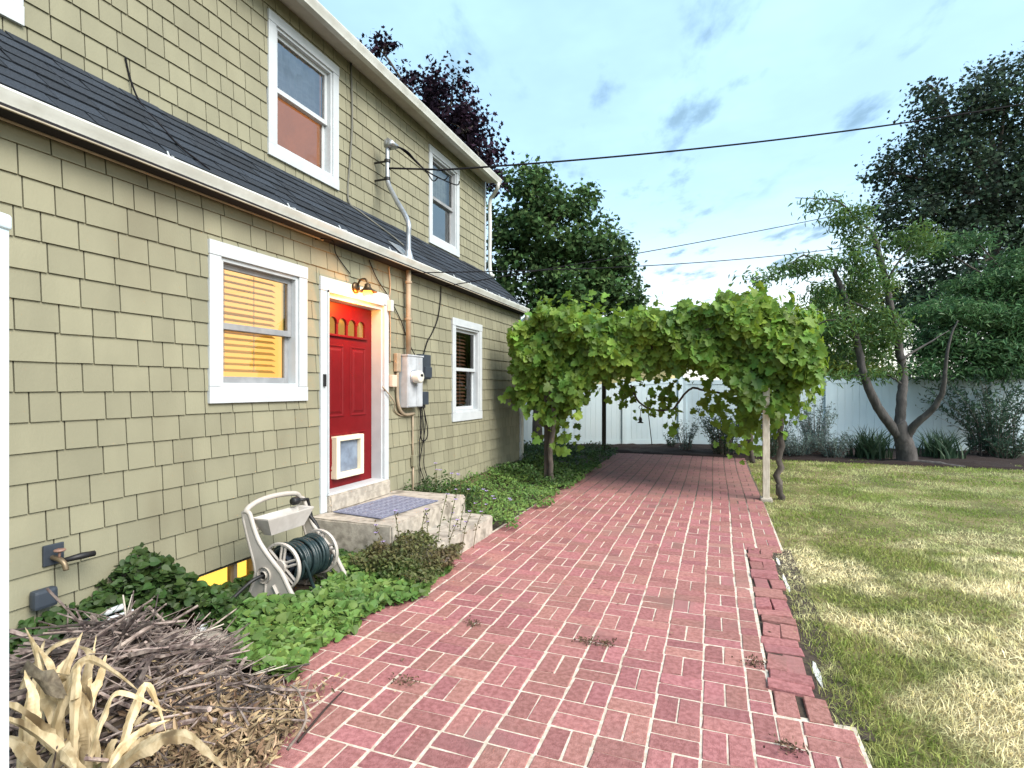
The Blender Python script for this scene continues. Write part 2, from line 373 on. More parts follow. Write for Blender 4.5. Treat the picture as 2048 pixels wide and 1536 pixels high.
M['mortar'] = mat('sand_mortar', (.64, .565, .475), (.47, .40, .32), nscale=30, rough=1, bump=.5, bscale=150, c3=(.26, .18, .13), n3=3.1, t3=(.60, .72))
tint_by_y(M['mortar'], 7.4, 8.6, (.06, .05, .042), .95)
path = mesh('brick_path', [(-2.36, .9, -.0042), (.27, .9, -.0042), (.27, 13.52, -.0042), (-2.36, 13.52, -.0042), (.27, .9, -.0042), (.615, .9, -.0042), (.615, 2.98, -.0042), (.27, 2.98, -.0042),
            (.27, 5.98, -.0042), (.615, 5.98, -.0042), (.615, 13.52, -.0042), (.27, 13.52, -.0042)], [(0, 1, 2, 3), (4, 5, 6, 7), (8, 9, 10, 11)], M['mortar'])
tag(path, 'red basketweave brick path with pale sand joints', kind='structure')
def brick_variant(seed, L=.2155, W=.1055, H=.05):
    rr = random.Random(seed); bm = bmesh.new(); bmesh.ops.create_cube(bm, size=1)
    for v in bm.verts: v.co = Vector((v.co.x * W, v.co.y * L, v.co.z * H - H / 2))
    bmesh.ops.bevel(bm, geom=[e for e in bm.edges if max(v.co.z for v in e.verts) > -.001 or abs(e.verts[0].co.z - e.verts[1].co.z) > .01], offset=.0035, segments=1, affect='EDGES')
    for v in bm.verts: v.co += Vector((rr.gauss(0, .0017), rr.gauss(0, .0019), rr.gauss(0, .0009)))
    me = bpy.data.meshes.new('brick'); bm.to_mesh(me); bm.free(); me.materials.append(M['brick']); return me
BR = [brick_variant(i) for i in range(6)]
spots = []
def in_loose(y): return 2.95 < y < 5.98
for ci in range(-10, 3):
    for rj in range(-6, 49):
        x = BX0 + MOD * (ci + .5); y = BY0 + MOD * (rj + .5)
        wob = .012 * math.sin(y * .9 + ci * .3)              # the long joints are not ruler straight
        x += wob
        along = (ci + rj) % 2 == 0
        for h in (-1, 1):
            bx, by = (x + h * .0545, y) if along else (x, y + h * .0567)
            if in_loose(y) and ci >= 1:
                if ci == 2: continue
                if along and h > 0: continue
            if ci == 2 and random.random() < .12 and y < 2.5: continue
            cut = in_loose(y) and ci == 1 and not along
            rz = (0 if along else math.pi / 2) + random.gauss(0, .010)
            spots.append((bx - (.055 if cut else 0), by, max(-.0014, random.gauss(0, .0014)), rz, random.gauss(0, .006), random.gauss(0, .006), .48 if cut else (1.0 if along else 1.0), .96 if along else .99))
def vis(sp):
    u, v, z = pix(sp[0], sp[1], 0)
    return z if (0 < u < 2048 and z > .3 and v < 1536 and sp[0] > -2.22) else 999
spots.sort(key=vis)
near, far = spots[:286], spots[286:]
for i, (x, y, z, rz, rx, ry, ln, wd) in enumerate(near):
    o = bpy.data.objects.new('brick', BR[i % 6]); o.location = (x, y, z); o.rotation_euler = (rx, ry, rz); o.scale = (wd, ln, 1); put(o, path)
FV, FF = [], []; off = 0
tv = [np.array([v.co[:] for v in b.vertices]) for b in BR]; tf = []
for b in BR:
    b.calc_loop_triangles(); tf.append(np.array([t.vertices[:] for t in b.loop_triangles]))
for i, (x, y, z, rz, rx, ry, ln, wd) in enumerate(far):
    v = tv[i % 6] * np.array([wd, ln, 1]); c_, s_ = math.cos(rz), math.sin(rz)
    FV.append(np.stack([x + v[:, 0] * c_ - v[:, 1] * s_, y + v[:, 0] * s_ + v[:, 1] * c_, z + v[:, 2] + v[:, 0] * ry - v[:, 1] * rx], 1)); FF.append(tf[i % 6] + off); off += len(v)
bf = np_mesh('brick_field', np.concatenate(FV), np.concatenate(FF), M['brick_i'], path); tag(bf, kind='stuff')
# the broken edge: loose bricks that have shifted and tilted
lb = random.Random(3); k = 0
y = 3.06
while y < 5.9:
    along = k % 2 == 0
    for h in (-1, 1):
        o = bpy.data.objects.new('loose_brick', BR[(k + (h > 0)) % 6])
        sx = .385 + lb.gauss(0, .012) - .01 * math.sin(y * 2)
        o.location = (sx + (h * .059 if along else 0), y + (0 if along else h * .056) + lb.gauss(0, .006), .006 + lb.gauss(0, .004))
        o.rotation_euler = (lb.gauss(0, .028), lb.gauss(.01, .035), (0 if along else math.pi / 2) + lb.gauss(0, .045)); put(o, path)
    k += 1; y += MOD + lb.uniform(.0, .012)
lowm = mat('joint_dirt', (.07, .05, .035), (.035, .026, .02), nscale=25, rough=1, bump=.8, bscale=60)
sheet('path_edge_soil', [(.26, 2.9), (.68, 2.9), (.68, 6.05), (.26, 6.05)], -.010, lowm)
b = MB()
for (x, y, l, w) in ((.53, 3.48, .34, .028), (.535, 5.0, .5, .026), (.53, 5.6, .3, .03)):
    pts = [(x + w * .8 * math.cos(a) * (.35 + .65 * random.random()), y + l / 2 * math.sin(a) * (.7 + .3 * random.random())) for a in np.linspace(0, 6.28, 15)[:-1]]
    b.extr(pts, -.05, -.004 - .004 * random.random(), 'XY')
tag(b.build('footing_scraps', mat('pale_mortar_scrap', (.62, .62, .60), (.5, .5, .48), nscale=20, rough=.95, bump=.4, bscale=60)), 'crumbled pale mortar footing along the broken path edge', kind='stuff')

# ================================================================== HOUSE
XL, XU, YE = -3.62, -4.365, 9.985
house = empty('house', (-6, 5, 0), 'two-storey olive green shingle sided house with white trim and red door', 'house')
LOW = dict(win1=(3.04, 4.09, 1.49, 2.73), door=(4.27, 5.436, .38, 2.69), win2=(7.085, 8.14, 1.117, 2.633))
UPP = dict(winA=(4.37, 5.486, 4.03, 5.53), winB=(7.73, 8.82, 3.96, 5.54), winC=(1.05, 2.247, 4.027, 5.53))
TR = .105
def wall_holes(b, X, y0, y1, z0, z1, holes, depth):
    ys = sorted({y0, y1, *[h[0] for h in holes], *[h[1] for h in holes]}); zs = sorted({z0, z1, *[h[2] for h in holes], *[h[3] for h in holes]})
    for i in range(len(ys) - 1):
        for j in range(len(zs) - 1):
            cy, cz = (ys[i] + ys[i + 1]) / 2, (zs[j] + zs[j + 1]) / 2
            if any(h[0] < cy < h[1] and h[2] < cz < h[3] for h in holes): continue
            b.add([(X, ys[i], zs[j]), (X, ys[i + 1], zs[j]), (X, ys[i + 1], zs[j + 1]), (X, ys[i], zs[j + 1])], [(0, 1, 2, 3)])
    for (a, c, e, f) in holes:
        q = [(a, e), (c, e), (c, f), (a, f)]
        for i in range(4):
            (p1, p2), (r1, r2) = q[i], q[(i + 1) % 4]
            b.add([(X, p1, p2), (X, r1, r2), (X - depth, r1, r2), (X - depth, p1, p2)], [(0, 1, 2, 3)])
def inner(h, t=TR): return (h[0] + t, h[1] - t, h[2] + t, h[3] - t)
wb = MB()
wall_holes(wb, XL, -1.5, YE, .2, 3.2, [inner(LOW['win1']), inner(LOW['win2']), (LOW['door'][0] + TR, LOW['door'][1] - TR, .5, LOW['door'][3] - .13)], .16)
wall_holes(wb, XU, -1.5, YE, 3.2, 5.9, [inner(UPP['winA']), inner(UPP['winB']), inner(UPP['winC'])], .16)
wb.add([(XL, YE, -.2), (-11, YE, -.2), (-11, YE, 3.2), (XL, YE, 3.2)], [(0, 1, 2, 3)])
wb.add([(XU, YE, 3.2), (-11, YE, 3.2), (-11, YE, 5.9), (-7.7, YE, 8.2), (XU, YE, 5.9)], [(0, 1, 2, 3, 4)])
wb.add([(-11, YE, -.2), (-11, -1.5, -.2), (-11, -1.5, 5.9), (-11, YE, 5.9)], [(0, 1, 2, 3)])
wb.add([(XL, -1.5, -.2), (-11, -1.5, -.2), (-11, -1.5, 5.9), (XU, -1.5, 5.9), (XU, -1.5, 3.9), (XL, -1.5, 3.2)], [(0, 1, 2, 3, 4, 5)])
wall = wb.build('outer_wall', M['backing'], house)
# siding shingles
CRS = .171
def unit_shingle(seed):
    rr = random.Random(seed)
    # wedge: thin at the top, proud at the bottom; local y 0..1 (width), z 0..1 (height)
    b0, b1 = rr.uniform(-.012, .012), rr.uniform(-.012, .012)
    V = [(.006, 0, 1), (.006, 1, 1), (.018, 0, b0), (.018, 1, b1), (0, 0, 1), (0, 1, 1), (0, 0, b0), (0, 1, b1)]
    F = [(2, 3, 1, 0), (6, 7, 3, 2), (0, 1, 5, 4), (2, 0, 4, 6), (1, 3, 7, 5)]
    me = bpy.data.meshes.new('shingle'); me.from_pydata(V, [], F); me.update(); me.materials.append(M['shingle']); return me
SH = [unit_shingle(i) for i in range(5)]
sh = []
sr = random.Random(21)
def side(X, y0, y1, z0, z1, holes):
    z = z0; row = 0
    while z < z1 - .02:
        h = min(CRS, z1 - z)
        zl, zh = z, z + h
        y = y0 - sr.uniform(0, .2)
        prev = None
        while y < y1:
            w = sr.choice((.13, .15, .17, .19, .21, .235, .27)) * sr.uniform(.92, 1.08)
            segs = [(max(y, y0), min(y + w - .008, y1))]
            vz = [(zl, zh)]
            parts = [(segs[0][0], segs[0][1], zl, zh)]
            for (a, c, e, f) in holes:
                new = []
                for (p, q, r_, t_) in parts:
                    if q <= a or p >= c or t_ <= e or r_ >= f: new.append((p, q, r_, t_)); continue
                    if p < a - .01: new.append((p, a, r_, t_))
                    if q > c + .01: new.append((c, q, r_, t_))
                    lo, hi = max(p, a), min(q, c)
                    if hi - lo > .008:
                        if r_ < e - .008: new.append((lo, hi, r_, e))
                        if t_ > f + .008: new.append((lo, hi, f, t_))
                parts = new
            for (p, q, r_, t_) in parts:
                if q - p > .01: sh.append((X, p, q, r_ + .005, t_ + (.004 if t_ == zh else 0)))
            y += w
        z += CRS; row += 1
side(XL, -.3, YE - .01, .21, 3.05, list(LOW.values()))
side(XU, .3, YE - .01, 3.86, 5.74, list(UPP.values()))
def shsize(t):
    X, p, q, a, c = t; u, v, z = pix(X, (p + q) / 2, (a + c) / 2)
    return (q - p) * (c - a) / z ** 2 if (0 < u < 2048 and 0 < v < 1536 and z > .4) else 0
sh.sort(key=shsize, reverse=True)
for i, (X, p, q, a, c) in enumerate(sh[:295]):
    o = bpy.data.objects.new('shingle', SH[i % 5]); o.location = (X, p, a); o.scale = (1, q - p, c - a); put(o, wall)
V = []; F = []; uv = [np.array([v.co[:] for v in m.vertices]) for m in SH]; uf = np.array([f.vertices[:] for f in SH[0].polygons])
for i, (X, p, q, a, c) in enumerate(sh[295:]):
    V.append(uv[i % 5] * np.array([1, q - p, c - a]) + np.array([X, p, a])); F.append(uf + 8 * i)
tag(np_mesh('shingle_field', np.concatenate(V), np.concatenate(F), M['shingle_i'], wall), kind='stuff')
# foundation
b = MB(); b.box(-3.8, XL - .03, -1.5, 2.93, -.3, .2); b.box(-3.8, XL - .03, 3.58, 4.1, -.3, .2); b.box(-3.8, XL - .03, 5.7, YE - .02, -.3, .2)
b.build('foundation', M['stone_fnd'], house)

# ---- windows
def window(h, X, spec):
    y0, y1, z0, z1 = h; b = MB()
    b.box(X - .01, X + .034, y0 - .003, y1 + .003, z1 - TR, z1 + .004, .003)
    b.box(X - .01, X + .034, y0 - .003, y1 + .003, z0 - .004, z0 + TR + .02, .003)
    b.box(X - .01, X + .030, y0, y0 + TR, z0 + TR + .022, z1 - TR - .002, .003); b.box(X - .01, X + .030, y1 - TR, y1, z0 + TR + .022, z1 - TR - .002, .003)
    a, c, e, f = y0 + TR + .001, y1 - TR - .001, z0 + TR + .021, z1 - TR - .001
    fw = .03
    for (p, q, r_, t_) in ((a, a + fw, e, f), (c - fw, c, e, f), (a + fw, c - fw, e, e + fw), (a + fw, c - fw, f - fw, f)): b.box(X - .11, X + .012, p, q, r_, t_)
    w = b.build('window', M['white'], house)
    a, c, e, f = a + fw + .001, c - fw - .001, e + fw + .001, f - fw - .001; mid = e + (f - e) * spec.get('mid', .5); sw = .042
    def sash(zl, zh, dx, m, g):
        b = MB()
        for (p, q, r_, t_) in ((a, a + sw, zl, zh), (c - sw, c, zl, zh), (a + sw, c - sw, zl, zl + sw * 1.2), (a + sw, c - sw, zh - sw, zh)): b.box(X + dx - .035, X + dx, p, q, r_, t_, .003)
        b.build('sash', m, w)
        mesh('pane', [(X + dx - .016, a + sw - .002, zl + sw), (X + dx - .016, c - sw + .002, zl + sw), (X + dx - .016, c - sw + .002, zh - sw + .002), (X + dx - .016, a + sw - .002, zh - sw + .002)], [(0, 1, 2, 3)], g, w)
    sash(mid - .02, f, -.035, M[spec.get('sashm', 'sash')], spec.get('gu', GLASS)); sash(e, mid + .02, -.073, M[spec.get('sashm', 'sash')], spec.get('gl', GLASS))
    # the room behind
    d = spec.get('depth', .75); b = MB(); x0, x1 = X - .17, X - .17 - d; A, C_, E_, F_ = a - .25, c + .35, e - .2, f + .15
    b.add([(x1, A, E_), (x1, C_, E_), (x1, C_, F_), (x1, A, F_), (x0, A, E_), (x0, C_, E_), (x0, C_, F_), (x0, A, F_)], [(0, 1, 2, 3), (0, 1, 5, 4), (1, 2, 6, 5), (2, 3, 7, 6), (3, 0, 4, 7)])
    for (p, q, r_, t_) in ((A, a - .02, E_, F_), (c + .02, C_, E_, F_), (a - .02, c + .02, E_, e - .02), (a - .02, c + .02, f + .02, F_)): b.add([(x0, p, r_), (x0, q, r_), (x0, q, t_), (x0, p, t_)], [(0, 1, 2, 3)])
    b.build('room_lining', M[spec['room']], w)
    if 'blind' in spec:
        bz0, bz1, by0, by1, pitch, tilt = spec['blind']; z = bz0; rr = random.Random(5)
        sm = None
        me = bpy.data.meshes.new('blind_slat'); hw = .024
        L_ = by1 - by0
        me.from_pydata([(-hw, 0, 0), (hw, 0, 0), (hw, L_, 0), (-hw, L_, 0), (-hw, 0, .003), (hw, 0, .003), (hw, L_, .003), (-hw, L_, .003)], [], [(0, 1, 2, 3), (7, 6, 5, 4), (0, 4, 5, 1), (1, 5, 6, 2), (2, 6, 7, 3), (3, 7, 4, 0)])
        me.materials.append(M[spec['bm']])
        while z < bz1:
            o = bpy.data.objects.new('blind_slat', me); o.location = (X - .145, by0, z); o.rotation_euler = (rr.gauss(0, .003), R(tilt + rr.gauss(0, 3)), 0); put(o, w); z += pitch
        for yy in (by0 + .16 * L_, by0 + .62 * L_): MB().tube([(X - .143 + .026, yy, bz0), (X - .143 + .026, yy, bz1)], .003, 5).build('blind_cord', M['white'], w)
    if 'curtain' in spec:
        cz0, cz1 = spec['curtain']; b = MB(); n = 40; V = []; F = []
        for i in range(n + 1):
            yy = a + (c - a) * i / n; xx = X - .16 + .012 * math.sin(i * 1.3); V += [(xx, yy, cz0), (xx, yy, cz1)]
        for i in range(n): F.append((2 * i, 2 * i + 2, 2 * i + 3, 2 * i + 1))
        b.add(V, F); b.build('curtain', M['curtain'], w, True)
    return w
h = LOW['win1']; w1 = window(h, XL, dict(room='roomlit', blind=(h[2] + .26, h[3] - .17, h[0] + .15, h[1] - .24, .052, 32), bm='blind', gu=GLASS2, mid=.47)); w1['label'] = 'ground floor double hung window with glowing yellow blinds'
h = LOW['win2']; w2 = window(h, XL, dict(room='room', blind=(h[2] + .2, h[3] - .16, h[0] + .15, h[1] - .3, .055, 35), bm='blindbrown', sashm='white', mid=.5)); w2['label'] = 'smaller ground floor window with brown blinds beyond the meter'
h = UPP['winA']; w3 = window(h, XU, dict(room='roomorange', curtain=((h[2] + h[3]) / 2 + .03, h[3] - .1), sashm='white', gu=GLASS3, gl=GLASS2, mid=.5)); w3['label'] = 'upper window with warm orange room showing below'
h = UPP['winB']; w4 = window(h, XU, dict(room='room', curtain=((h[2] + h[3]) / 2, h[3] - .1), gu=GLASS2, gl=GLASS3))
h = UPP['winC']; window(h, XU, dict(room='room', curtain=(h[2] + .1, h[3] - .1), sashm='white', gu=GLASS, gl=GLASS))
# basement window, lit from inside
b = MB()
for (p, q, r_, t_) in ((2.93, 2.965, -.12, .2), (3.545, 3.58, -.12, .2), (2.965, 3.545, .17, .2), (2.965, 3.545, -.12, -.085), (3.33, 3.365, -.085, .17)): b.box(XL - .12, XL - .05, p, q, r_, t_)
bw = b.build('basement_window', M['wood'], house); bw['label'] = 'lit yellow basement window low in the wall'
mesh('pane', [(XL - .085, 2.96, -.09), (XL - .085, 3.55, -.09), (XL - .085, 3.55, .18), (XL - .085, 2.96, .18)], [(0, 1, 2, 3)], GLASS, bw)
mesh('room_lining', [(XL - .3, 2.7, -.3), (XL - .3, 3.8, -.3), (XL - .3, 3.8, .3), (XL - .3, 2.7, .3)], [(0, 1, 2, 3)], M['basement'], bw)

# ---- door
D0, D1, DZ0, DZ1 = 4.41, 5.30, .565, 2.50; XD = XL - .115
y0, y1, z0, z1 = LOW['door']; b = MB()
b.box(XL - .01, XL + .034, y0 - .003, y1 + .003, z1 - .13, z1 + .004, .003)
b.box(XL - .01, XL + .031, y0, y0 + TR, .385, z1 - .132, .003); b.box(XL - .01, XL + .031, y1 - TR, y1, .385, z1 - .132, .003)
b.box(XL - .15, XL + .014, y0 + TR + .001, D0 - .004, .56, z1 - .132); b.box(XL - .15, XL + .014, D1 + .004, y1 - TR - .001, .56, z1 - .132)
b.box(XL - .15, XL + .013, D0 - .004, D1 + .004, DZ1 + .004, z1 - .132)
b.box(XL - .12, XL + .05, y0 + TR - .02, y1 - TR + .02, .545, .5645)
for (p, q) in ((y0 + TR - .012, y0 + TR + .004), (y1 - TR - .004, y1 - TR + .012)): b.box(XL, XL + .044, p, q, .57, z1 - .12)
b.box(XL, XL + .044, y0 + TR - .012, y1 - TR + .012, z1 - .14, z1 - .12)
dfr = b.build('door_frame', M['white'], house)
b = MB(); W = D1 - D0; H = DZ1 - DZ0
wall_holes(b, XD, D0, D1, DZ0, DZ1, [(D0 + .12, D1 - .12, 2.17, 2.385)], .02)
door = b.build('door', M['reddoor'], house); door['label'] = 'red panelled front door with four arched lights and a pet door'
MB().box(XD - .055, XD - .02, D0, D1, DZ0, DZ1).build('core', M['reddoor'], door)
# arched light frame: red spandrels between four arches
b = MB(); lw = (W - .24) / 4
for i in range(4):
    a = D0 + .12 + i * lw; cy = a + lw / 2; r_ = lw / 2 - .014; sp = 2.285
    arc = [(cy + r_ * math.cos(t), sp + r_ * .9 * math.sin(t)) for t in np.linspace(0, math.pi, 11)]
    for k in range(10):
        (p1, q1), (p2, q2) = arc[k], arc[k + 1]
        b.add([(XD + .004, p1, q1), (XD + .004, p2, q2), (XD + .004, p2, 2.386), (XD + .004, p1, 2.386), (XD - .018, p1, q1), (XD - .018, p2, q2)], [(0, 1, 2, 3), (0, 1, 5, 4)])
    for (p, q) in ((a, cy - r_), (cy + r_, a + lw)): b.box(XD - .018, XD + .004, p, q, 2.17, 2.386)
    b.tube([(XD + .006, cy + (r_ + .006) * math.cos(t), sp + (r_ + .006) * .9 * math.sin(t)) for t in np.linspace(0, math.pi, 13)], .008, 6)
b.box(XD - .01, XD + .022, D0 + .10, D1 - .10, 2.145, 2.169, .004)
b.build('light_frame', M['reddoor'], door, auto=35)
mesh('pane', [(XD - .016, D0 + .12, 2.17), (XD - .016, D1 - .12, 2.17), (XD - .016, D1 - .12, 2.386), (XD - .016, D0 + .12, 2.386)], [(0, 1, 2, 3)], GLASS2, door)
mesh('room_lining', [(XD - .019, D0 + .12, 2.17), (XD - .019, D1 - .12, 2.17), (XD - .019, D1 - .12, 2.386), (XD - .019, D0 + .12, 2.386)], [(0, 1, 2, 3)], mat('amber_glow', (.3, .18, .06), rough=.9, emit=(1, .5, .12), estr=.25), door)
def raised(p, q, r_, t_):
    b = MB(); d = .022
    def ring(x, i): return [(x, p + i, r_ + i), (x, q - i, r_ + i), (x, q - i, t_ - i), (x, p + i, t_ - i)]
    rings = [ring(XD + .001, 0), ring(XD + .009, .006), ring(XD + .009, .016), ring(XD + .002, .026), ring(XD + .002, .04), ring(XD + .011, .062)]
    V = [v for rr in rings for v in rr]; F = []
    for k in range(len(rings) - 1):
        for i in range(4): F.append((4 * k + i, 4 * k + (i + 1) % 4, 4 * k + 4 + (i + 1) % 4, 4 * k + 4 + i))
    F.append(tuple(range(len(V) - 4, len(V)))); b.add(V, F); b.build('panel', M['reddoor'], door)
cy = (D0 + D1) / 2
for (p, q) in ((D0 + .115, cy - .055), (cy + .055, D1 - .115)):
    raised(p, q, 1.30, 2.06); raised(p, q, .74, 1.13)
b = MB(); b.lathe([(0, .06), (.02, .058), (.028, .045), (.026, .03), (.012, .022), (.012, .006), (.028, .004), (.03, 0)], 16, (XD, D0 + .06, 1.22), 'X'); b.build('knob', M['bronze'], door, True)
MB().lathe([(0, .02), (.02, .018), (.026, 0)], 14, (XD, D0 + .06, 1.36), 'X').build('deadbolt', M['bronze'], door, True)
# pet door
p0, p1, q0, q1 = 4.60, 5.06, .66, 1.10
b = MB(); fx = XD + .075
for (p, q, r_, t_) in ((p0, p0 + .055, q0, q1), (p1 - .055, p1, q0, q1), (p0 + .055, p1 - .055, q0, q0 + .06), (p0 + .055, p1 - .055, q1 - .05, q1)): b.box(XD - .01, fx, p, q, r_, t_)
pet = b.build('pet_door', M['petframe'], door); bv = pet.modifiers.new('bevel', 'BEVEL'); bv.width = .008; bv.segments = 2; bv.limit_method = 'ANGLE'
MB().box(XD + .016, XD + .026, p0 + .058, p1 - .058, q0 + .062, q1 - .052).build('pet_flap', M['petflap'], door)
MB().box(XL + .031, XL + .05, y0 + .03, y0 + .062, 1.62, 1.74, .004).build('doorbell', M['black'], house)

# ---- roofs, gutters, soffits
def roofz(x): return 3.12 + (-3.47 - x) * (3.94 - 3.12) / (4.365 - 3.47)
b = MB(); b.extr([(-3.45, 3.095), (-4.37, roofz(-4.37) - .012), (-4.37, 3.0), (-3.62, 3.0), (-3.62, 3.045), (-3.45, 3.045)], -1.5, 10.05)
roof = b.build('porch_roof', M['roof_b'], house); roof['label'] = 'dark slate grey asphalt shingle skirt roof'
ex = .155; sl = math.atan2(3.94 - 3.12, 4.365 - 3.47); slen = math.hypot(3.94 - 3.12, 4.365 - 3.47); rr = random.Random(9)
def tab_mesh():
    V = [(0, 0, .014), (0, 1, .014), (ex + .01, 1, .003), (ex + .01, 0, .003), (0, 0, 0), (0, 1, 0)]
    me = bpy.data.meshes.new('roof_shingle'); me.from_pydata(V, [], [(0, 1, 2, 3), (4, 5, 1, 0), (4, 0, 3), (1, 5, 2)]); me.update(); me.materials.append(M['roof']); return me
tabm = tab_mesh(); k = 0; dist = -.02
while dist < slen - .03:
    y = -.2 - rr.uniform(0, .3)
    while y < 10.05:
        w = rr.uniform(.2, .36); e = min(y + w, 10.07)
        o = bpy.data.objects.new('roof_shingle', tabm)
        o.location = (-3.47 - dist * math.cos(sl), y, 3.12 + dist * math.sin(sl) + rr.choice((0, .003, .006))); o.rotation_euler = (0, -sl, math.pi)
        o.location.y = e; o.scale = (1, e - y - .010, 1); put(o, roof); y += w
    dist += ex
def gutter(xo, zt, hh, ww, y0, y1, name='gutter'):
    prof = [(xo - ww, zt - .003), (xo - ww, zt - hh), (xo - .035, zt - hh), (xo - .028, zt - hh * .72), (xo - .012, zt - hh * .45), (xo - .004, zt - hh * .22), (xo, zt - .012), (xo - .004, zt), (xo - .016, zt - .002),
            (xo - .016, zt - .014), (xo - .02, zt - hh * .3), (xo - .045, zt - hh + .008), (xo - ww + .006, zt - hh + .008), (xo - ww + .006, zt - .003)]
    return MB().extr(prof, y0, y1).build(name, M['gutter'], house, auto=40)
gutter(-3.42, 3.155, .098, .11, -1.5, 10.06)
b = MB(); b.box(-3.55, -3.532, -1.5, 10.03, 3.05, 3.14); b.box(-3.532, -3.435, -1.5, 10.03, 3.046, 3.054); b.build('fascia', M['soffit'], house)
MB().tube([(-3.57, -1, 3.04), (-3.57, 4.28, 3.04)], .009, 8).build('soffit_conduit', M['brownpaint'], house)
rs = random.Random(4)
for i, yy in enumerate((2.62, 3.75, 4.45, 5.35, 7.0, 7.55, 8.2, 8.75, 9.25, 9.7)):
    MB().tube([(-3.425, yy, 3.158), (-3.46, yy + .02, 3.175), (-3.53, yy + .05, roofz(-3.53) + .02), (-3.575, yy + .07, roofz(-3.575) + .03)], .006, 6).build('gutter_strap', M['white'], house)
# upper eave
gutter(-3.99, 5.745, .10, .11, -1.5, 10.03)
b = MB(); b.box(-4.365, -4.10, -1.5, 10.0, 5.735, 5.75); b.box(-4.12, -4.101, -1.5, 10.0, 5.66, 5.734); b.box(-4.30, -4.12, -1.5, 10.0, 5.70, 5.712); b.build('soffit', mat('eave_board_paint', (.46, .44, .38), (.40, .38, .32), nscale=5, rough=.7), house)
b = MB(); b.extr([(-4.02, 5.76), (-7.7, 8.26), (-11.4, 5.76), (-11.4, 5.7), (-7.7, 8.18), (-4.05, 5.7)], -1.7, 10.05); b.build('main_roof', M['roof_b'], house)
# corner boards and downspouts
MB().box(XL - .05, XL + .026, YE - .002, YE + .045, .2, 3.05).build('corner_board', M['white'], house)
MB().box(XU - .05, XU + .026, YE - .002, YE + .045, 3.9, 5.74).build('corner_board', M['white'], house)
MB().tube(smooth_path([(-4.05, 9.93, 5.66), (-4.06, 9.95, 5.56), (-4.2, 10.06, 5.47), (-4.28, 10.09, 5.36), (-4.28, 10.09, 4.8), (-4.28, 10.09, 3.98), (-4.2, 10.09, 3.86)], 5), .038, 10).build('downspout', M['gutter'], house, True)
MB().tube(smooth_path([(-3.47, 9.98, 3.07), (-3.47, 10.0, 2.98), (-3.58, 10.08, 2.86), (-3.60, 10.09, 2.7), (-3.60, 10.09, 1.5), (-3.60, 10.09, .15)], 5), .038, 10).build('downspout', M['gutter'], house, True)

# ================================================================== STEPS, MAT, LAMP
st = empty('concrete_steps', (-3.0, 4.9, 0), 'weathered concrete steps below the red door', 'steps')
def rough_block(name, x0, x1, y0, y1, z0, z1, parent, amp=.006, seg=.07):
    bm = bmesh.new(); bmesh.ops.create_cube(bm, size=1)
    for v in bm.verts: v.co = Vector(((x0 + x1) / 2 + v.co.x * (x1 - x0), (y0 + y1) / 2 + v.co.y * (y1 - y0), (z0 + z1) / 2 + v.co.z * (z1 - z0)))
    bmesh.ops.bevel(bm, geom=list(bm.edges), offset=.014, segments=2, affect='EDGES')
    bmesh.ops.subdivide_edges(bm, edges=[e for e in bm.edges if e.calc_length() > .12], cuts=10, use_grid_fill=True)
    rr = random.Random(sum(map(ord, name)) % 99)
    for v in bm.verts: v.co += Vector((rr.gauss(0, amp * .35), rr.gauss(0, amp * .35), rr.gauss(0, amp * .25)))
    me = bpy.data.meshes.new(name); bm.to_mesh(me); bm.free(); me.materials.append(M['concrete'])
    me.polygons.foreach_set('use_smooth', [True] * len(me.polygons)); me.set_sharp_from_angle(angle=R(32))
    return put(bpy.data.objects.new(name, me), parent)
rough_block('landing', -3.66, -2.70, 4.13, 5.65, -.2, .38, st); rough_block('tread', -2.74, -2.33, 4.22, 5.58, -.2, .195, st)
rough_block('threshold', -3.66, -3.545, 4.36, 5.41, .375, .546, st)
# doormat with raised ribs
dm = empty('doormat', (-3.2, 4.75, .38), 'blue grey patterned rubber doormat on concrete landing', 'doormat')
o = MB().box(-.30, .30, -.46, .46, 0, .011, .003).build('mat_base', M['mat'], dm); o.matrix_parent_inverse = Matrix(); 
b = MB()
for i in range(22):
    yy = -.42 + i * .04
    for j in range(6):
        xx = -.25 + j * .1; q = .035 if (i + j) % 2 else .02
        b.add([(xx - q, yy - .011, .012), (xx + q, yy + .002, .012), (xx + q, yy + .013, .012), (xx - q, yy, .012), (xx - q * .9, yy - .008, .017), (xx + q * .9, yy + .003, .017), (xx + q * .9, yy + .010, .017), (xx - q * .9, yy, .017)], [(0, 1, 5, 4), (1, 2, 6, 5), (2, 3, 7, 6), (3, 0, 4, 7), (4, 5, 6, 7)])
o = b.build('ribs', mat('doormat_ribs', (.30, .31, .38), (.2, .21, .27), nscale=20, rough=.8), dm); o.matrix_parent_inverse = Matrix()
dm.location = (-3.17, 4.79, .384); dm.rotation_euler = (0, 0, R(-7))
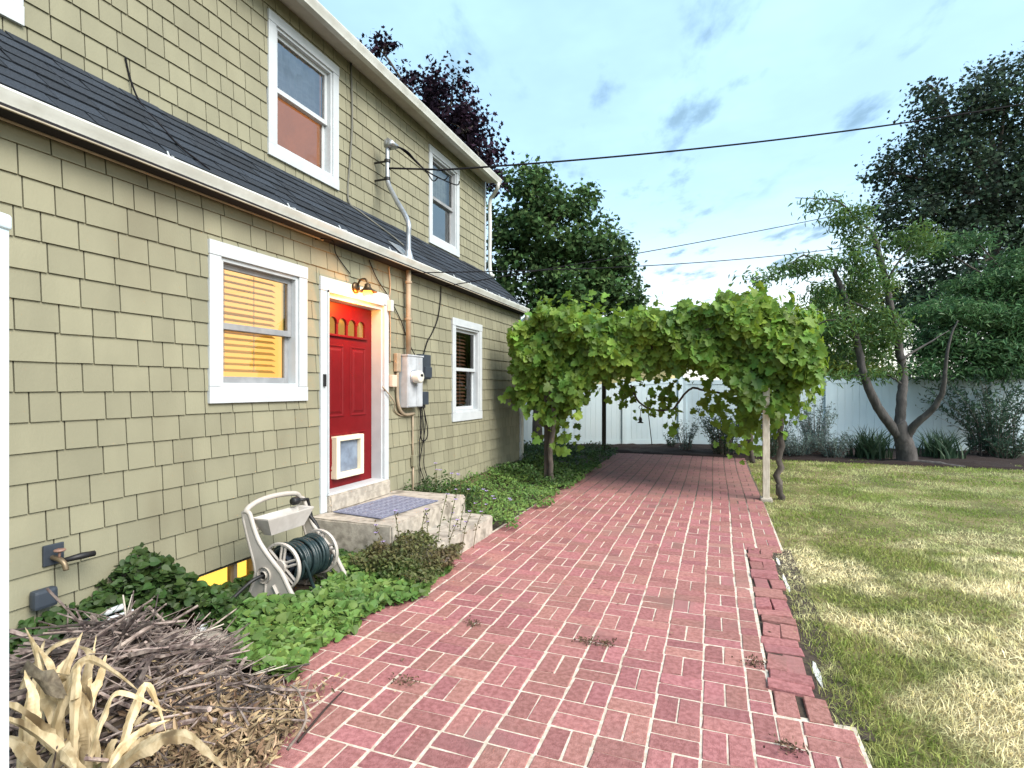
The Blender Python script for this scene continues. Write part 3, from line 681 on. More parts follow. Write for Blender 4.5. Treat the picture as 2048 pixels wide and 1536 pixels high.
# wall lamp
lp = empty('wall_lamp', (XL + .03, 4.76, 2.66), 'lit bronze wall lamp glowing above the red door', 'lamp')
LY = 4.80
b = MB(); b.lathe([(0, .03), (.045, .028), (.06, .012), (.062, 0)], 20, (XL + .036, LY, 2.665), 'X'); b.build('wall_plate', M['bronze'], lp, True)
MB().tube(smooth_path([(XL + .06, LY, 2.685), (XL + .10, LY, 2.745), (XL + .16, LY, 2.75), (XL + .19, LY, 2.71), (XL + .19, LY, 2.68)], 5), .011, 8).build('arm', M['bronze'], lp, True)
b = MB(); b.lathe([(.018, .055), (.03, .05), (.034, .02), (.05, .0), (.085, -.022), (.10, -.028), (.098, -.032), (.08, -.026), (.045, -.0042)], 24, (XL + .19, LY, 2.645)); b.build('lamp_shade', M['bronze'], lp, True)
b = MB(); b.lathe([(.0, -.085), (.03, -.078), (.05, -.055), (.053, -.03), (.042, -.0042), (.02, .0), (0, .002)], 18, (XL + .19, LY, 2.63)); b.build('bulb', M['bulb'], lp, True)
ld = bpy.data.lights.new('lamp_light', 'POINT'); ld.energy = 16; ld.color = (1, .36, .05); ld.shadow_soft_size = .05
lo = bpy.data.objects.new('lamp_light', ld); lo.location = (XL + .20, LY, 2.50); put(lo, lp)

# ================================================================== METER, MAST, CABLES
mt = empty('electric_meter_box', (XL, 5.85, 1.37), 'grey electric meter box with round glass meter beside red door', 'meter box')
b = MB(); b.box(XL + .018, XL + .135, 5.67, 6.03, 1.37, 2.00, .006); b.build('cabinet', M['meter'], mt)
b = MB(); b.box(XL + .136, XL + .142, 5.68, 5.872, 1.38, 1.99, .002); b.build('cover', M['meter'], mt); b = MB(); b.box(XL + .136, XL + .142, 5.877, 6.022, 1.38, 1.99, .002); b.build('cover', M['meter'], mt)
MB().box(XL + .01, XL + .15, 5.66, 6.04, 1.995, 2.012).build('rain_lid', M['meter'], mt)
b = MB(); b.lathe([(.088, 0), (.088, .022), (.08, .026), (.078, .028)], 24, (XL + .142, 5.80, 1.74), 'X'); b.build('ring', M['galv'], mt, True)
b = MB(); b.lathe([(.076, .0), (.076, .075), (.07, .088), (.05, .094), (0, .096)], 24, (XL + .165, 5.80, 1.74), 'X'); b.build('meter_glass', mat('meter_dome', (.62, .62, .56), rough=.12, spec=.7), mt, True)
b = MB(); b.box(XL + .258, XL + .263, 5.77, 5.83, 1.745, 1.775); b.build('dial', M['black'], mt)
MB().box(XL + .142, XL + .165, 5.83, 5.86, 1.63, 1.665, .003).build('latch', M['galv'], mt)
d1 = empty('utility_box', (XL, 6.2, 1.7), 'upper dark slate utility box right of the grey meter', 'utility box', 'dark utility boxes')
MB().box(XL + .02, XL + .09, 6.07, 6.33, 1.72, 2.04, .008).build('housing', M['slate'], d1); MB().box(XL + .09, XL + .105, 6.16, 6.335, 1.74, 1.88, .006).build('cover', M['slate'], d1)
d2 = empty('utility_box', (XL, 6.2, 1.4), 'lower small dark slate box under the other utility box', 'utility box', 'dark utility boxes')
MB().box(XL + .02, XL + .08, 6.08, 6.29, 1.39, 1.56, .006).build('housing', M['slate'], d2); MB().box(XL + .03, XL + .07, 6.14, 6.22, 1.35, 1.388, .003).build('cable_gland', M['black'], d2)
# service mast
PX, PY = XL + .085, 5.78
ms = empty('service_mast', (PX, PY, 2.0), 'bent metal electric service mast rising through the roof', 'mast')
MB().tube([(PX, PY, 2.01), (PX, PY, 3.06)], .032, 12).build('lower_pipe', M['brownpaint'], ms, True)
MB().tube(smooth_path([(PX, PY, 3.06), (PX, PY, 3.45), (PX - .02, PY + .015, 3.66), (-3.86, 6.02, 4.02), (-4.12, 6.23, 4.34), (-4.15, 6.25, 4.5), (-4.15, 6.25, 4.86)], 5), .031, 12).build('upper_pipe', M['galv'], ms, True)
b = MB(); b.lathe([(.036, -.02), (.06, 0), (.066, .05), (.058, .085), (.03, .105), (0, .11)], 14, (-4.14, 6.26, 4.85)); b.extr([(-4.16, 4.84), (-4.02, 4.85), (-4.04, 4.90), (-4.12, 4.955)], 6.20, 6.34); b.build('weatherhead', M['galv'], ms, True)
zf = roofz(PX)
b = MB(); b.lathe([(.075, -.04), (.055, .04), (.037, .1), (.034, .11)], 14, (PX, PY, zf)); q = lambda x, y: (x, y, roofz(x) + .032); b.add([q(-3.46, PY - .14), q(-3.46, PY + .14), q(-3.74, PY + .14), q(-3.74, PY - .14)], [(0, 1, 2, 3)]); b.build('roof_flashing', M['galv'], ms)
for zz in (4.42, 4.66): MB().tube([(-4.36, 6.25, zz), (-4.19, 6.25, zz)], .014, 6).build('bracket', M['darkmetal'], ms); 
for zz in (4.42, 4.66): MB().lathe([(.036, -.02), (.042, -.018), (.042, .018), (.036, .02)], 14, (-4.15, 6.25, zz)).build('clamp', M['darkmetal'], ms)
for zz in (2.45, 2.9): MB().lathe([(.034, -.015), (.042, -.012), (.042, .012), (.034, .015)], 12, (PX, PY, zz)).build('clamp', M['brownpaint'], ms)
def cable(name, pts, r, m, label, n=6, seg=6, cat='cable'):
    o = MB().tube(smooth_path(pts, seg), r, n).build(name, m, None, True); return tag(o, label, cat)
def sag(a, b_, s, n=14):
    a, b_ = Vector(a), Vector(b_); return [a.lerp(b_, t) - Vector((0, 0, s * 4 * t * (1 - t))) for t in np.linspace(0, 1, n)]
main = [(-4.12, 6.25, 4.56), (-3.62, 6.55, 4.585)] + [tuple(v) for v in sag((-3.5, 6.62, 4.59), (8.6, 13.4, 7.35), .26, 16)]
cable('overhead_power_line', main, .013, M['cable'], 'thick overhead power line running from the mast across the sky', 8, 3)
for k, (e, l) in enumerate((((-3.56, 6.72, 4.50), 'upper'), ((-3.66, 6.62, 4.46), 'lower'), ((-3.42, 6.8, 4.44), 'longest'))):
    a = (-4.05, 6.27 + .02 * k, 4.87); cable('drip_loop', [a, (-3.95 + .02 * k, 6.38, 4.80), (-3.75, 6.55, 4.60), (e[0], e[1], e[2]), (e[0] + .06, e[1] + .03, e[2] + .05)], .008, M['cable'], '%s of three black wires looping from the mast head' % l)
cable('telephone_line', sag((-3.55, 5.84, 3.03), (5.6, 17.2, 5.75), .25, 14), .007, M['cable'], 'thin lower wire sagging from eave toward the far trees')
cable('telephone_line', sag((-3.52, 6.72, 3.02), (5.4, 16.8, 6.6), .08, 14), .007, M['cable'], 'thin straight wire rising from eave toward the far trees')
XW = XL + .03
cable('house_cable', [(XW, 5.05, 3.02), (XW, 5.2, 2.84), (XW, 5.45, 2.66), (XW, 5.7, 2.42), (XW, 5.85, 2.2), (XW + .02, 5.99, 2.02)], .006, M['cable'], 'dark cable running diagonally down the siding to the meter')
cable('house_cable', [(XW, 6.72, 3.02), (XW, 6.70, 2.8), (XW, 6.62, 2.55), (XW, 6.48, 2.36), (XW, 6.34, 2.22), (XW, 6.24, 2.04)], .008, M['cable'], 'black cable curving down the siding to the upper slate box')
cable('house_cable', [(XW, 5.44, 3.03), (XW, 5.47, 2.8), (XW, 5.45, 2.62), (XW, 5.47, 2.3), (XW, 5.46, 1.9)], .008, M['brownpaint'], 'tan cable dropping beside the door frame to small outlet box')
cable('house_cable', [(XW + .02, 5.28, 1.62), (XW + .03, 5.50, 1.45), (XW, 5.56, 1.34), (XW, 5.72, 1.27), (XW, 5.95, 1.30)], .008, M['brownpaint'], 'thin tan cable curving below the outlet box to the meter')
cable('house_conduit', [(XW + .01, 5.60, 1.80), (XW + .01, 5.60, 1.55), (XW + .012, 5.61, 1.45), (XW + .012, 5.66, 1.34), (XW + .012, 5.78, 1.28), (XW + .012, 5.98, 1.285)], .02, M['brownpaint'], 'tan conduit elbow curving under the meter box', 8, 5, 'conduit')
for zz, in ((1.62,), (1.5,)): pass
b = MB(); b.box(XL + .02, XL + .075, 5.45, 5.545, 1.62, 1.76, .006); bx = b.build('outlet_box', mat('tan_outlet', (.55, .45, .36), rough=.5), None); tag(bx, 'small square tan outlet box on the siding beside door frame', 'outlet box')
b = MB(); b.box(XL + .02, XL + .07, 5.55, 5.64, 1.80, 2.02, .008); tag(b.build('outlet_box', M['brownpaint'], None), 'narrow upright brown box left of the meter', 'outlet box')
b = MB(); b.box(XL + .034, XL + .085, 5.40, 5.46, 2.50, 2.63, .005); tag(b.build('sensor_box', M['white'], None), 'small white sensor box at the top corner of door frame', 'sensor')
cable('ground_conduit', [(XW, 5.97, 1.27), (XW, 5.97, .72)], .012, M['brownpaint'], 'thin olive conduit running down from meter to lower box', 8, 3, 'conduit')
b = MB(); b.box(XL + .02, XL + .06, 5.94, 6.02, .62, .76, .005); tag(b.build('outlet_box', M['shingle_i'], None), 'olive painted junction box low on the siding', 'outlet box')
cable('ground_conduit', [(XW, 5.98, .63), (XW, 5.98, .1)], .012, M['brownpaint'], 'thin olive conduit dropping from the low junction box to ground', 8, 3, 'conduit')
for i, (ya, yb, yc, zl, zc) in enumerate(((6.12, 6.1, 6.13, .35, .9), (6.16, 6.22, 6.5, .2, .8), (6.2, 6.12, 6.42, .15, .7))):
    cable('house_cable', [(XW + .02, ya, 1.37), (XW + .03, ya + .03, 1.1), (XW + .02, yb, zc), (XW + .01, yb + .03, .55), (XW + .01, yc, zl)], .006, M['cable'], ('straightest', 'widest slanting', 'middle')[i] + ' of the thin black cables hanging below the slate boxes')
cable('house_cable', [(XW + .02, 6.2, 1.36), (XW + .04, 6.28, 1.05), (XW + .05, 6.2, .93), (XW + .04, 6.1, .98), (XW + .02, 6.13, 1.36)], .007, M['cable'], 'black cable hanging in a loop under the slate boxes')
cable('house_cable', [(XU + .03, 5.72, 5.72), (XU + .03, 5.74, 5.0), (XU + .03, 5.70, 4.5), (XU + .03, 5.66, 3.98), (-4.2, 5.75, roofz(-4.2) + .03), (-3.95, 6.02, roofz(-3.95) + .03), (-3.8, 6.1, roofz(-3.8) + .03)], .012, mat('grey_cable', (.12, .12, .10), rough=.6), 'grey cable running down upper wall and over skirt roof')
cable('house_cable', [(XU + .02, 2.92, 4.2), (XU + .03, 2.95, 4.05), (-4.25, 2.97, roofz(-4.25) + .02), (-4.0, 2.95, roofz(-4.0) + .02), (-3.75, 2.92, roofz(-3.75) + .03), (-3.66, 2.98, roofz(-3.66) + .03), (-3.6, 3.05, roofz(-3.6) + .02)], .007, M['cable'], 'black wire trailing from upper wall down the dark roof')
cable('house_cable', [(-3.6, 4.2, 3.03), (-3.5, 4.33, 3.04), (XW, 4.5, 2.95), (XW, 4.72, 2.80)], .005, M['cable'], 'fine black wire from the eave to the wall lamp')

# ================================================================== HOSE REEL
rl = empty('hose_reel', (-2.98, 3.3, 0), 'beige plastic garden hose reel cart wound with dark green hose', 'hose reel')
side_poly = smooth_path([(-3.215, 0, .70), (-3.185, 0, .685), (-3.15, 0, .60), (-3.10, 0, .50), (-3.03, 0, .42), (-2.95, 0, .345), (-2.885, 0, .285), (-2.83, 0, .20), (-2.765, 0, .10), (-2.725, 0, .0), (-2.775, 0, -.015), (-2.82, 0, .06), (-2.865, 0, .10)], 4)
inner_poly = [(-2.93, 0, .03), (-3.24, 0, -.01), (-3.20, 0, .08), (-3.145, 0, .18), (-3.12, 0, .27), (-3.135, 0, .34), (-3.17, 0, .44), (-3.205, 0, .54), (-3.235, 0, .64), (-3.245, 0, .695)]
poly = [(v[0], v[2]) for v in side_poly] + [(v[0], v[2]) for v in inner_poly]
def side_frame(y, name):
    # thick plate with a proud rim along its edge, hub ring and base arch
    b = MB(); b.extr(poly, y - .012, y + .012)
    b.tube([(px_, y, pz) for px_, pz in poly] + [(poly[0][0], y, poly[0][1])], .017, 8, False)
    for sgn in (-1, 1):
        b.lathe([(.03, -.02), (.03, .02), (.055, .02), (.058, -.01)], 18, (-3.03, y + sgn * .018, .265), 'Y')
        b.tube([(-3.03 + .13 * math.cos(t), y + sgn * .012, -.02 + .10 * math.sin(t)) for t in np.linspace(.1, 3.0, 12)], .012, 6)
        b.tube([(-3.02, y + sgn * .012, .21), (-3.03, y + sgn * .013, .09)], .011, 6); b.tube([(-2.95, y + sgn * .012, .20), (-2.88, y + sgn * .012, .09)], .016, 6)
    o = b.build(name, M['reel'], rl, auto=50); return o
side_frame(3.03, 'side_frame'); side_frame(3.585, 'side_frame')
b = MB(); b.lathe([(0, .001), (.03, 0)], 16, (-3.03, 3.008, .265), 'Y'); b.build('hub_hole', M['black'], rl)
# arched handle between the uprights
hp = [(-3.225, 3.03, .69), (-3.225, 3.06, .725), (-3.225, 3.16, .755), (-3.225, 3.30, .765), (-3.225, 3.45, .755), (-3.225, 3.55, .735), (-3.225, 3.585, .69)]
b = MB(); b.tube(smooth_path(hp, 5), .02, 10); b.build('handle', M['reel'], rl, True)
for (x_, z_) in ((-3.2, .56), (-2.80, .09), (-3.15, .06)): MB().tube([(x_, 3.03, z_), (x_, 3.585, z_)], .017, 8).build('cross_bar', M['reel'], rl, True)
# tray
b = MB(); tx0, tx1, ty0, ty1 = -3.19, -3.06, 3.08, 3.53
V = []
for (x0_, x1_, y0_, y1_, z_) in ((tx0 + .03, tx1 - .03, ty0 + .06, ty1 - .05, .51), (tx0, tx1, ty0, ty1, .645), (tx0 - .012, tx1 + .012, ty0 - .014, ty1 + .014, .648), (tx0 - .012, tx1 + .012, ty0 - .014, ty1 + .014, .638), (tx0 + .008, tx1 - .008, ty0 + .008, ty1 - .008, .642), (tx0 + .036, tx1 - .036, ty0 + .066, ty1 - .056, .52)):
    V += [(x0_, y0_, z_), (x1_, y0_, z_), (x1_, y1_, z_), (x0_, y1_, z_)]
F = [(0, 1, 2, 3), (20, 21, 22, 23)]
for a_, c_ in ((0, 12), (12, 8), (8, 16), (16, 20)):
    for i in range(4): F.append((a_ + i, a_ + (i + 1) % 4, c_ + (i + 1) % 4, c_ + i))
b.add(V, F); b.build('tray', mat('pale_plastic', (.50, .48, .45), (.42, .40, .37), nscale=9, rough=.5), rl)
# drum ends: rim, hub and six double spokes each
DC = (-2.965, .305)
def drum_end(y):
    b = MB(); b.lathe([(.158, -.012), (.172, -.014), (.176, 0), (.172, .014), (.158, .012), (.158, -.012)], 40, (DC[0], y, DC[1]), 'Y')
    b.lathe([(0, -.022), (.05, -.02), (.056, 0), (.05, .02), (0, .022)], 20, (DC[0], y, DC[1]), 'Y')
    for k in range(6):
        a = k * math.pi / 3 + .35
        for off in (-.016, .016):
            ca, sa = math.cos(a), math.sin(a)
            b.tube([(DC[0] + ca * .04 - sa * off, y, DC[1] + sa * .04 + ca * off), (DC[0] + ca * .165 - sa * off, y, DC[1] + sa * .165 + ca * off)], .010, 6)
    b.build('drum_end', M['reel'], rl, auto=50)
drum_end(3.105); drum_end(3.515)
b = MB(); b.lathe([(.075, 3.11), (.075, 3.51)], 20, (DC[0], 0, DC[1]), 'Y'); b.build('drum', M['slate'], rl, True)
# wound hose: one long helix in two layers
hp = []; hr = random.Random(2); turns = 15; n = 22
for i in range(turns * n):
    t = i / (turns * n); a = -2 * math.pi * i / n; yy = 3.135 + .35 * (t if True else 0)
    hp.append((DC[0] + (.118 + .006 * math.sin(i * .05)) * math.cos(a), yy + .008 * math.sin(a * .5), DC[1] + (.118 + .006 * math.sin(i * .07)) * math.sin(a)))
hp2 = []
for i in range(13 * n):
    t = i / (13 * n); a = -2 * math.pi * i / n; rr_ = .142 + .008 * math.sin(i * .045 + 1); yy = 3.47 - .31 * t
    hp2.append((DC[0] + rr_ * math.cos(a), yy + .012 * math.sin(a * .37 + 1), DC[1] + rr_ * math.sin(a)))
b = MB(); b.tube(hp, .0125, 7); b.tube(hp2, .0125, 7)
b.tube(smooth_path([(-2.84, 3.17, .38), (-2.80, 3.19, .28), (-2.79, 3.24, .14), (-2.74, 3.30, .04), (-2.66, 3.36, .02)], 6), .0125, 7)
b.build('hose', M['hose'], rl, True)
MB().tube(smooth_path([(-3.03, 3.02, .265), (-3.05, 2.92, .25), (-3.10, 2.80, .16), (-3.12, 2.68, .07), (-3.10, 2.52, .04), (-3.16, 2.35, .03)], 6), .013, 8).build('feeder_hose', M['black'], rl, True)
b = MB(); b.lathe([(0, -.035), (.028, -.033), (.033, -.02), (.033, .02), (.026, .034), (0, .036)], 16, (-3.16, 3.46, .70), 'Y'); b.build('crank_knob', M['black'], rl, True)
MB().tube([(-3.10, 3.62, .30), (-3.14, 3.62, .55), (-3.16, 3.60, .69), (-3.16, 3.5, .70)], .013, 8).build('crank_arm', M['black'], rl, True)
b = MB(); b.tube(smooth_path([(-3.16, 3.56, .62), (-3.12, 3.58, .56), (-3.07, 3.60, .48), (-3.04, 3.6, .40)], 4), [.016] * 13, 8); b.build('spray_nozzle', M['black'], rl, True)

tr0 = random.Random(8)
# ================================================================== FAUCET AND SMALL THINGS BY THE WALL
fa = empty('garden_faucet', (-3.58, 2.0, .45), 'brass garden faucet on grey wall plate at the siding', 'faucet')
MB().box(XL + .015, XL + .03, 1.955, 2.06, .58, .70, .004).build('wall_plate', M['slate'], fa)
b = MB(); b.tube(smooth_path([(XL + .02, 2.0, .625), (XL + .09, 2.0, .62), (XL + .125, 2.005, .60), (XL + .135, 2.01, .56)], 4), .014, 8); b.build('spout', M['brass'], fa, True)
b = MB(); b.tube([(XL + .09, 2.0, .625), (XL + .095, 2.0, .665)], .007, 6); b.lathe([(.0, .0), (.026, .002), (.03, .008), (.026, .014), (0, .014)], 12, (XL + .095, 2.0, .665)); b.build('handle', mat('dull_handle', (.22, .13, .10), rough=.5), fa, True)
MB().tube([(XL + .1, 2.02, .61), (XL + .12, 2.10, .615), (XL + .12, 2.17, .61)], [.014, .02, .017], 8).build('timer_connector', M['black'], fa, True)
o = MB().box(XL + .03, XL + .09, 1.88, 2.0, .36, .47, .02).build('hose_box', M['slate'], None); tag(o, 'dark slate plastic box below the garden faucet', 'box')
b = MB(); pts = [(-2.93 + .26 * math.cos(a) * (1 + .12 * math.sin(3 * a)), 2.44 + .19 * math.sin(a) * (1 + .1 * math.cos(2 * a))) for a in np.linspace(0, 2 * math.pi, 13)[:-1]]
b.extr(pts, -.03, .05, 'XY'); o = b.build('stepping_stone', M['concrete'], None); bv = o.modifiers.new('bevel', 'BEVEL'); bv.width = .01; tag(o, 'flat grey stepping stone between twigs and ivy', 'stone')
for i, (a, e, r_) in enumerate((((-3.43, 1.95, .25), (-3.29, 2.20, .31), .018), ((-3.42, 1.90, .235), (-3.23, 2.22, .285), .010), ((-3.38, 1.94, .215), (-3.25, 2.16, .25), .008))):
    b = MB(); b.tube([a, e], r_, 10, True); tag(b.build('plastic_pipe', M['white'], None, auto=50), ('thickest', 'middle', 'thinnest')[i] + ' white plastic pipe lying by the house wall', 'pipe', 'white pipes by the wall')
b = MB(); b.box(-3.46, -3.26, 1.95, 2.22, .18, .205, .01); tag(b.build('black_tray', M['slate'], None), 'dark flat plastic tray under the white pipes', 'tray')
b = MB(); b.lathe([(.02, 0), (.026, .03), (.024, .05), (.034, .065)], 9, (-3.05, 2.50, .05)); b.V = [(v[0] + tr0.gauss(0, .007), v[1] + tr0.gauss(0, .007) + (v[2] - .05) * .5, .05 + (v[2] - .05) * .55 + tr0.gauss(0, .006)) for v in b.V]; tag(b.build('paper_scrap', M['white'], None, True), 'crumpled white scrap lying by the twigs', 'paper scrap')

def at(x, y, z):                     # photograph pixel + distance along the view axis -> point in the garden
    u, v = (x - 1024) / CAM_F, (777 - y) / CAM_F
    return ((u * CAM_C - CAM_S) * z, (u * CAM_S + CAM_C) * z, 1.6 + v * z)
# ================================================================== FENCES
def fence(p0, p1, hfun, label, n):
    p0, p1 = Vector((*p0, 0)), Vector((*p1, 0)); d = (p1 - p0); L_ = d.length; d.normalize(); nrm = Vector((d.y, -d.x, 0))
    root = empty('vinyl_fence', p0, label, 'fence')
    def obox(b, s0, s1, w0, w1, z0a, z0b, z1a, z1b):
        V = []
        for (s, zl, zh) in ((s0, z0a, z1a), (s1, z0b, z1b)):
            for w in (w0, w1):
                q = p0 + d * s + nrm * w; V += [(q.x, q.y, zl), (q.x, q.y, zh)]
        return b.add(V, [(0, 1, 3, 2), (4, 6, 7, 5), (0, 4, 5, 1), (2, 3, 7, 6), (0, 2, 6, 4), (1, 5, 7, 3)])
    step = L_ / n
    for i in range(n + 1):
        q = p0 + d * (i * step); hh = hfun(q.x)
        b = MB(); obox(b, i * step - .065, i * step + .065, -.065, .065, -.1, -.1, hh + .05, hh + .05); po = b.build('post', M['vinyl'], root)
        b = MB(); obox(b, i * step - .08, i * step + .08, -.08, .08, hh + .05, hh + .05, hh + .075, hh + .075); b.build('post_cap', M['vinyl'], po)
        if i < n:
            s0, s1 = i * step + .065, (i + 1) * step - .065; ha, hb = hfun((p0 + d * s0).x), hfun((p0 + d * s1).x)
            for (m_, w) in (('panel', .018), ):
                nb = 10; sw = (s1 - s0) / nb
                for k in range(nb):
                    b = MB(); a = s0 + k * sw; c = a + sw - .004; za, zb = ha + (hb - ha) * k / nb - .12, ha + (hb - ha) * (k + 1) / nb - .12
                    obox(b, a, c, -w, w, .06, .06, za, zb); b.build('board', M['vinyl'], root)
            b = MB(); obox(b, s0, s1, -.03, .03, ha - .12, hb - .12, ha, hb); b.build('top_rail', M['vinyl'], root)
            b = MB(); obox(b, s0, s1, -.03, .03, .02, .02, .14, .14); b.build('bottom_rail', M['vinyl'], root)
fence((-6.9, 13.4), (-1.0, 16.3), lambda x: 1.50 + max(0, min(1, (x + 5.4) / 4.2)) * .40, 'white vinyl fence seen through the vine arbor', 4)
fence((-.9, 16.34), (12.0, 17.55), lambda x: 1.84 + max(0, (x - 2)) * .022, 'white vinyl fence behind the lawn and forked tree', 7)
# white post close to the camera on the left
np_ = Vector(at(18, 777, 1.377)) - Vector((-CAM_S, CAM_C, 0)) * .127; po = empty('fence_post', (np_.x, np_.y, 0), 'tall white vinyl post with flat cap at the left edge', 'post')
rv = Vector((CAM_C, CAM_S, 0)); fv = Vector((-CAM_S, CAM_C, 0))
def pbox(b, w, z0, z1, off=0.0):
    V = []
    for s_ in (-w + off, off):
        for t_ in (0, w):
            q = np_ + rv * s_ + fv * (t_ - off); V += [(q.x, q.y, z0), (q.x, q.y, z1)]
    return b.add(V, [(0, 1, 3, 2), (4, 6, 7, 5), (0, 4, 5, 1), (2, 3, 7, 6), (0, 2, 6, 4), (1, 5, 7, 3)])
pbox(MB(), .127, -.1, 2.0).build('shaft', M['vinyl'], po)
b = MB(); pbox(b, .139, 2.0, 2.04, .006); o = b.build('cap', M['vinyl'], po); bv = o.modifiers.new('bevel', 'BEVEL'); bv.width = .008; bv.segments = 3

# ================================================================== PERGOLA
pg = empty('pergola', (-.9, 10.9, 0), 'wooden pergola frame carrying the grape vine over brick path', 'pergola')
MB().box(.615, .705, 8.55, 8.64, -.1, 2.2, .006).build('post', M['postwhite'], pg)['label'] = 'pale painted front post beside the lawn'
MB().box(.58, .74, 8.50, 8.69, -.1, .035, .02).build('post_footing', M['concrete'], pg)
for (x, y) in ((-2.62, 8.6), (-2.6, 13.3), (.64, 13.3)): MB().box(x - .045, x + .045, y - .045, y + .045, -.1, 2.2, .006).build('post', M['darkwood'], pg)
for y in (8.6, 13.3): MB().box(-2.85, .95, y - .03, y + .03, 2.201, 2.34).build('beam', M['darkwood'], pg)
for k in range(8): MB().box(-2.75 + k * .49, -2.71 + k * .49, 8.75, 13.5, 2.341, 2.43).build('rafter', M['darkwood'], pg)

# ================================================================== FOLIAGE MATERIALS
def leafmat(name, c1, c2, rnd=.35, hue=.02, transl=.3, tcol=None, nscale=1.5, rough=.5, spec=.25): return mat(name, c1, c2, nscale=nscale, rough=rough, rnd=rnd, hue=hue, transl=transl, tcol=tcol, spec=spec)
M['vine'] = leafmat('grape_leaf', (.165, .265, .042), (.085, .165, .03), .5, .022, .36, (.38, .5, .05))
M['ivy'] = leafmat('violet_leaf', (.12, .20, .045), (.07, .135, .03), .35, .02, .2)
M['weed'] = leafmat('weed_leaf', (.075, .10, .03), (.11, .085, .04), .4, .03, .2)
M['dkcover'] = leafmat('dark_cover_leaf', (.045, .09, .02), (.03, .06, .015), .4, .02, .2)
M['purple'] = leafmat('purple_leaf', (.026, .014, .024), (.016, .012, .020), .5, .03, .15, rough=.8, spec=.06)
M['maple'] = leafmat('maple_leaf', (.07, .13, .042), (.042, .08, .03), .45, .025, .28, rough=.7, spec=.1)
M['apricot'] = leafmat('apricot_leaf', (.09, .18, .06), (.055, .115, .045), .4, .02, .3, (.25, .36, .06))
M['feather'] = leafmat('feathery_leaf', (.10, .20, .075), (.06, .13, .055), .35, .02, .3)
M['darktree'] = leafmat('dark_tree_leaf', (.048, .085, .046), (.032, .044, .034), .45, .03, .2, rough=.8, spec=.05)
M['brighttree'] = leafmat('bright_tree_leaf', (.18, .24, .05), (.12, .18, .04), .35, .02, .5, (.65, .62, .12))
M['sage'] = leafmat('sage_leaf', (.20, .27, .24), (.15, .21, .19), .3, .02, .2)
M['shrub'] = leafmat('shrub_leaf', (.07, .125, .075), (.045, .09, .06), .35, .02, .25)
M['iris'] = leafmat('iris_leaf', (.045, .085, .045), (.03, .06, .035), .4, .02, .15)
M['straw'] = mat('dry_strap_leaf', (.70, .58, .37), (.42, .32, .17), nscale=26, rough=.75, rnd=.34, kind='object', c3=(.17, .12, .06), n3=9, t3=(.56, .68), transl=.2, stretch=(1, 1, .4))
M['twig'] = mat('dry_twig', (.24, .195, .17), (.085, .06, .055), nscale=25, rough=.9, rnd=.75, hue=.01)
M['litter'] = mat('dead_leaf', (.44, .33, .20), (.18, .12, .07), nscale=12, rough=.85, rnd=.45, hue=.015, transl=.1)
M['purplefl'] = mat('lilac_petal', (.42, .33, .62), rough=.6, transl=.3)

def rand_in(n, c, r, shell=.45):
    v = rng.normal(size=(n, 3)); v /= np.linalg.norm(v, axis=1, keepdims=True)
    q = rng.uniform(shell ** 3, 1, n) ** (1 / 3); return np.asarray(c) + v * q[:, None] * np.asarray(r), v
def crown(name, blobs, m, parent, tmpl, size, clumps, per, cr, up=.7, droop=None, shell=.45):
    vol = np.array([b_[3] * b_[4] * b_[5] for b_ in blobs]) ** .8; vol /= vol.sum(); C = []; N = []
    for b_, v in zip(blobs, vol):
        k = max(3, int(clumps * v)); c, d = rand_in(k, b_[:3], b_[3:6], shell)
        ks = rng.integers(int(per * .4), int(per * 1.6) + 1, k); idx = np.repeat(np.arange(k), ks)
        sc = cr * rng.uniform(.6, 1.4, k)
        C.append(c[idx] + rng.normal(size=(len(idx), 3)) * sc[idx][:, None] * np.array([1, 1, .6])); N.append(d[idx] * .5 + rng.normal(size=(len(idx), 3)) * .6 + np.array([0, 0, up]))
    C = np.concatenate(C); N = np.concatenate(N)
    return leaves(name, C, N, size * rng.uniform(.65, 1.25, len(C)), tmpl, m, parent, direc=None if droop is None else np.array([0, 0, -droop]) + rng.normal(size=(len(C), 3)) * .6)
def limb(b, pts, r0, r1, n=8, seg=5, jit=0.0):
    P = smooth_path(pts, seg); k = len(P)
    if jit: P = [p + Vector((rng.normal() * jit, rng.normal() * jit, rng.normal() * jit)) for p in P]
    b.tube(P, [r0 + (r1 - r0) * i / (k - 1) for i in range(k)], n)
def twigs(b, frm, blobs, r0, n_per=5):
    """branches that reach from a limb point out into each leaf mass"""
    for bl in blobs:
        f = min(frm, key=lambda q: (Vector(q) - Vector(bl[:3])).length)
        c = Vector(bl[:3]); limb(b, [f, (Vector(f) + c) / 2 + Vector((0, 0, .06)), c], r0, r0 * .5, 6, 4, .01)
        for _ in range(n_per):
            e, _d = rand_in(1, bl[:3], np.array(bl[3:6]) * .85, .6); limb(b, [c, (c + Vector(e[0])) / 2 + Vector((0, 0, .05)), tuple(e[0])], r0 * .5, r0 * .12, 5, 3, .01)

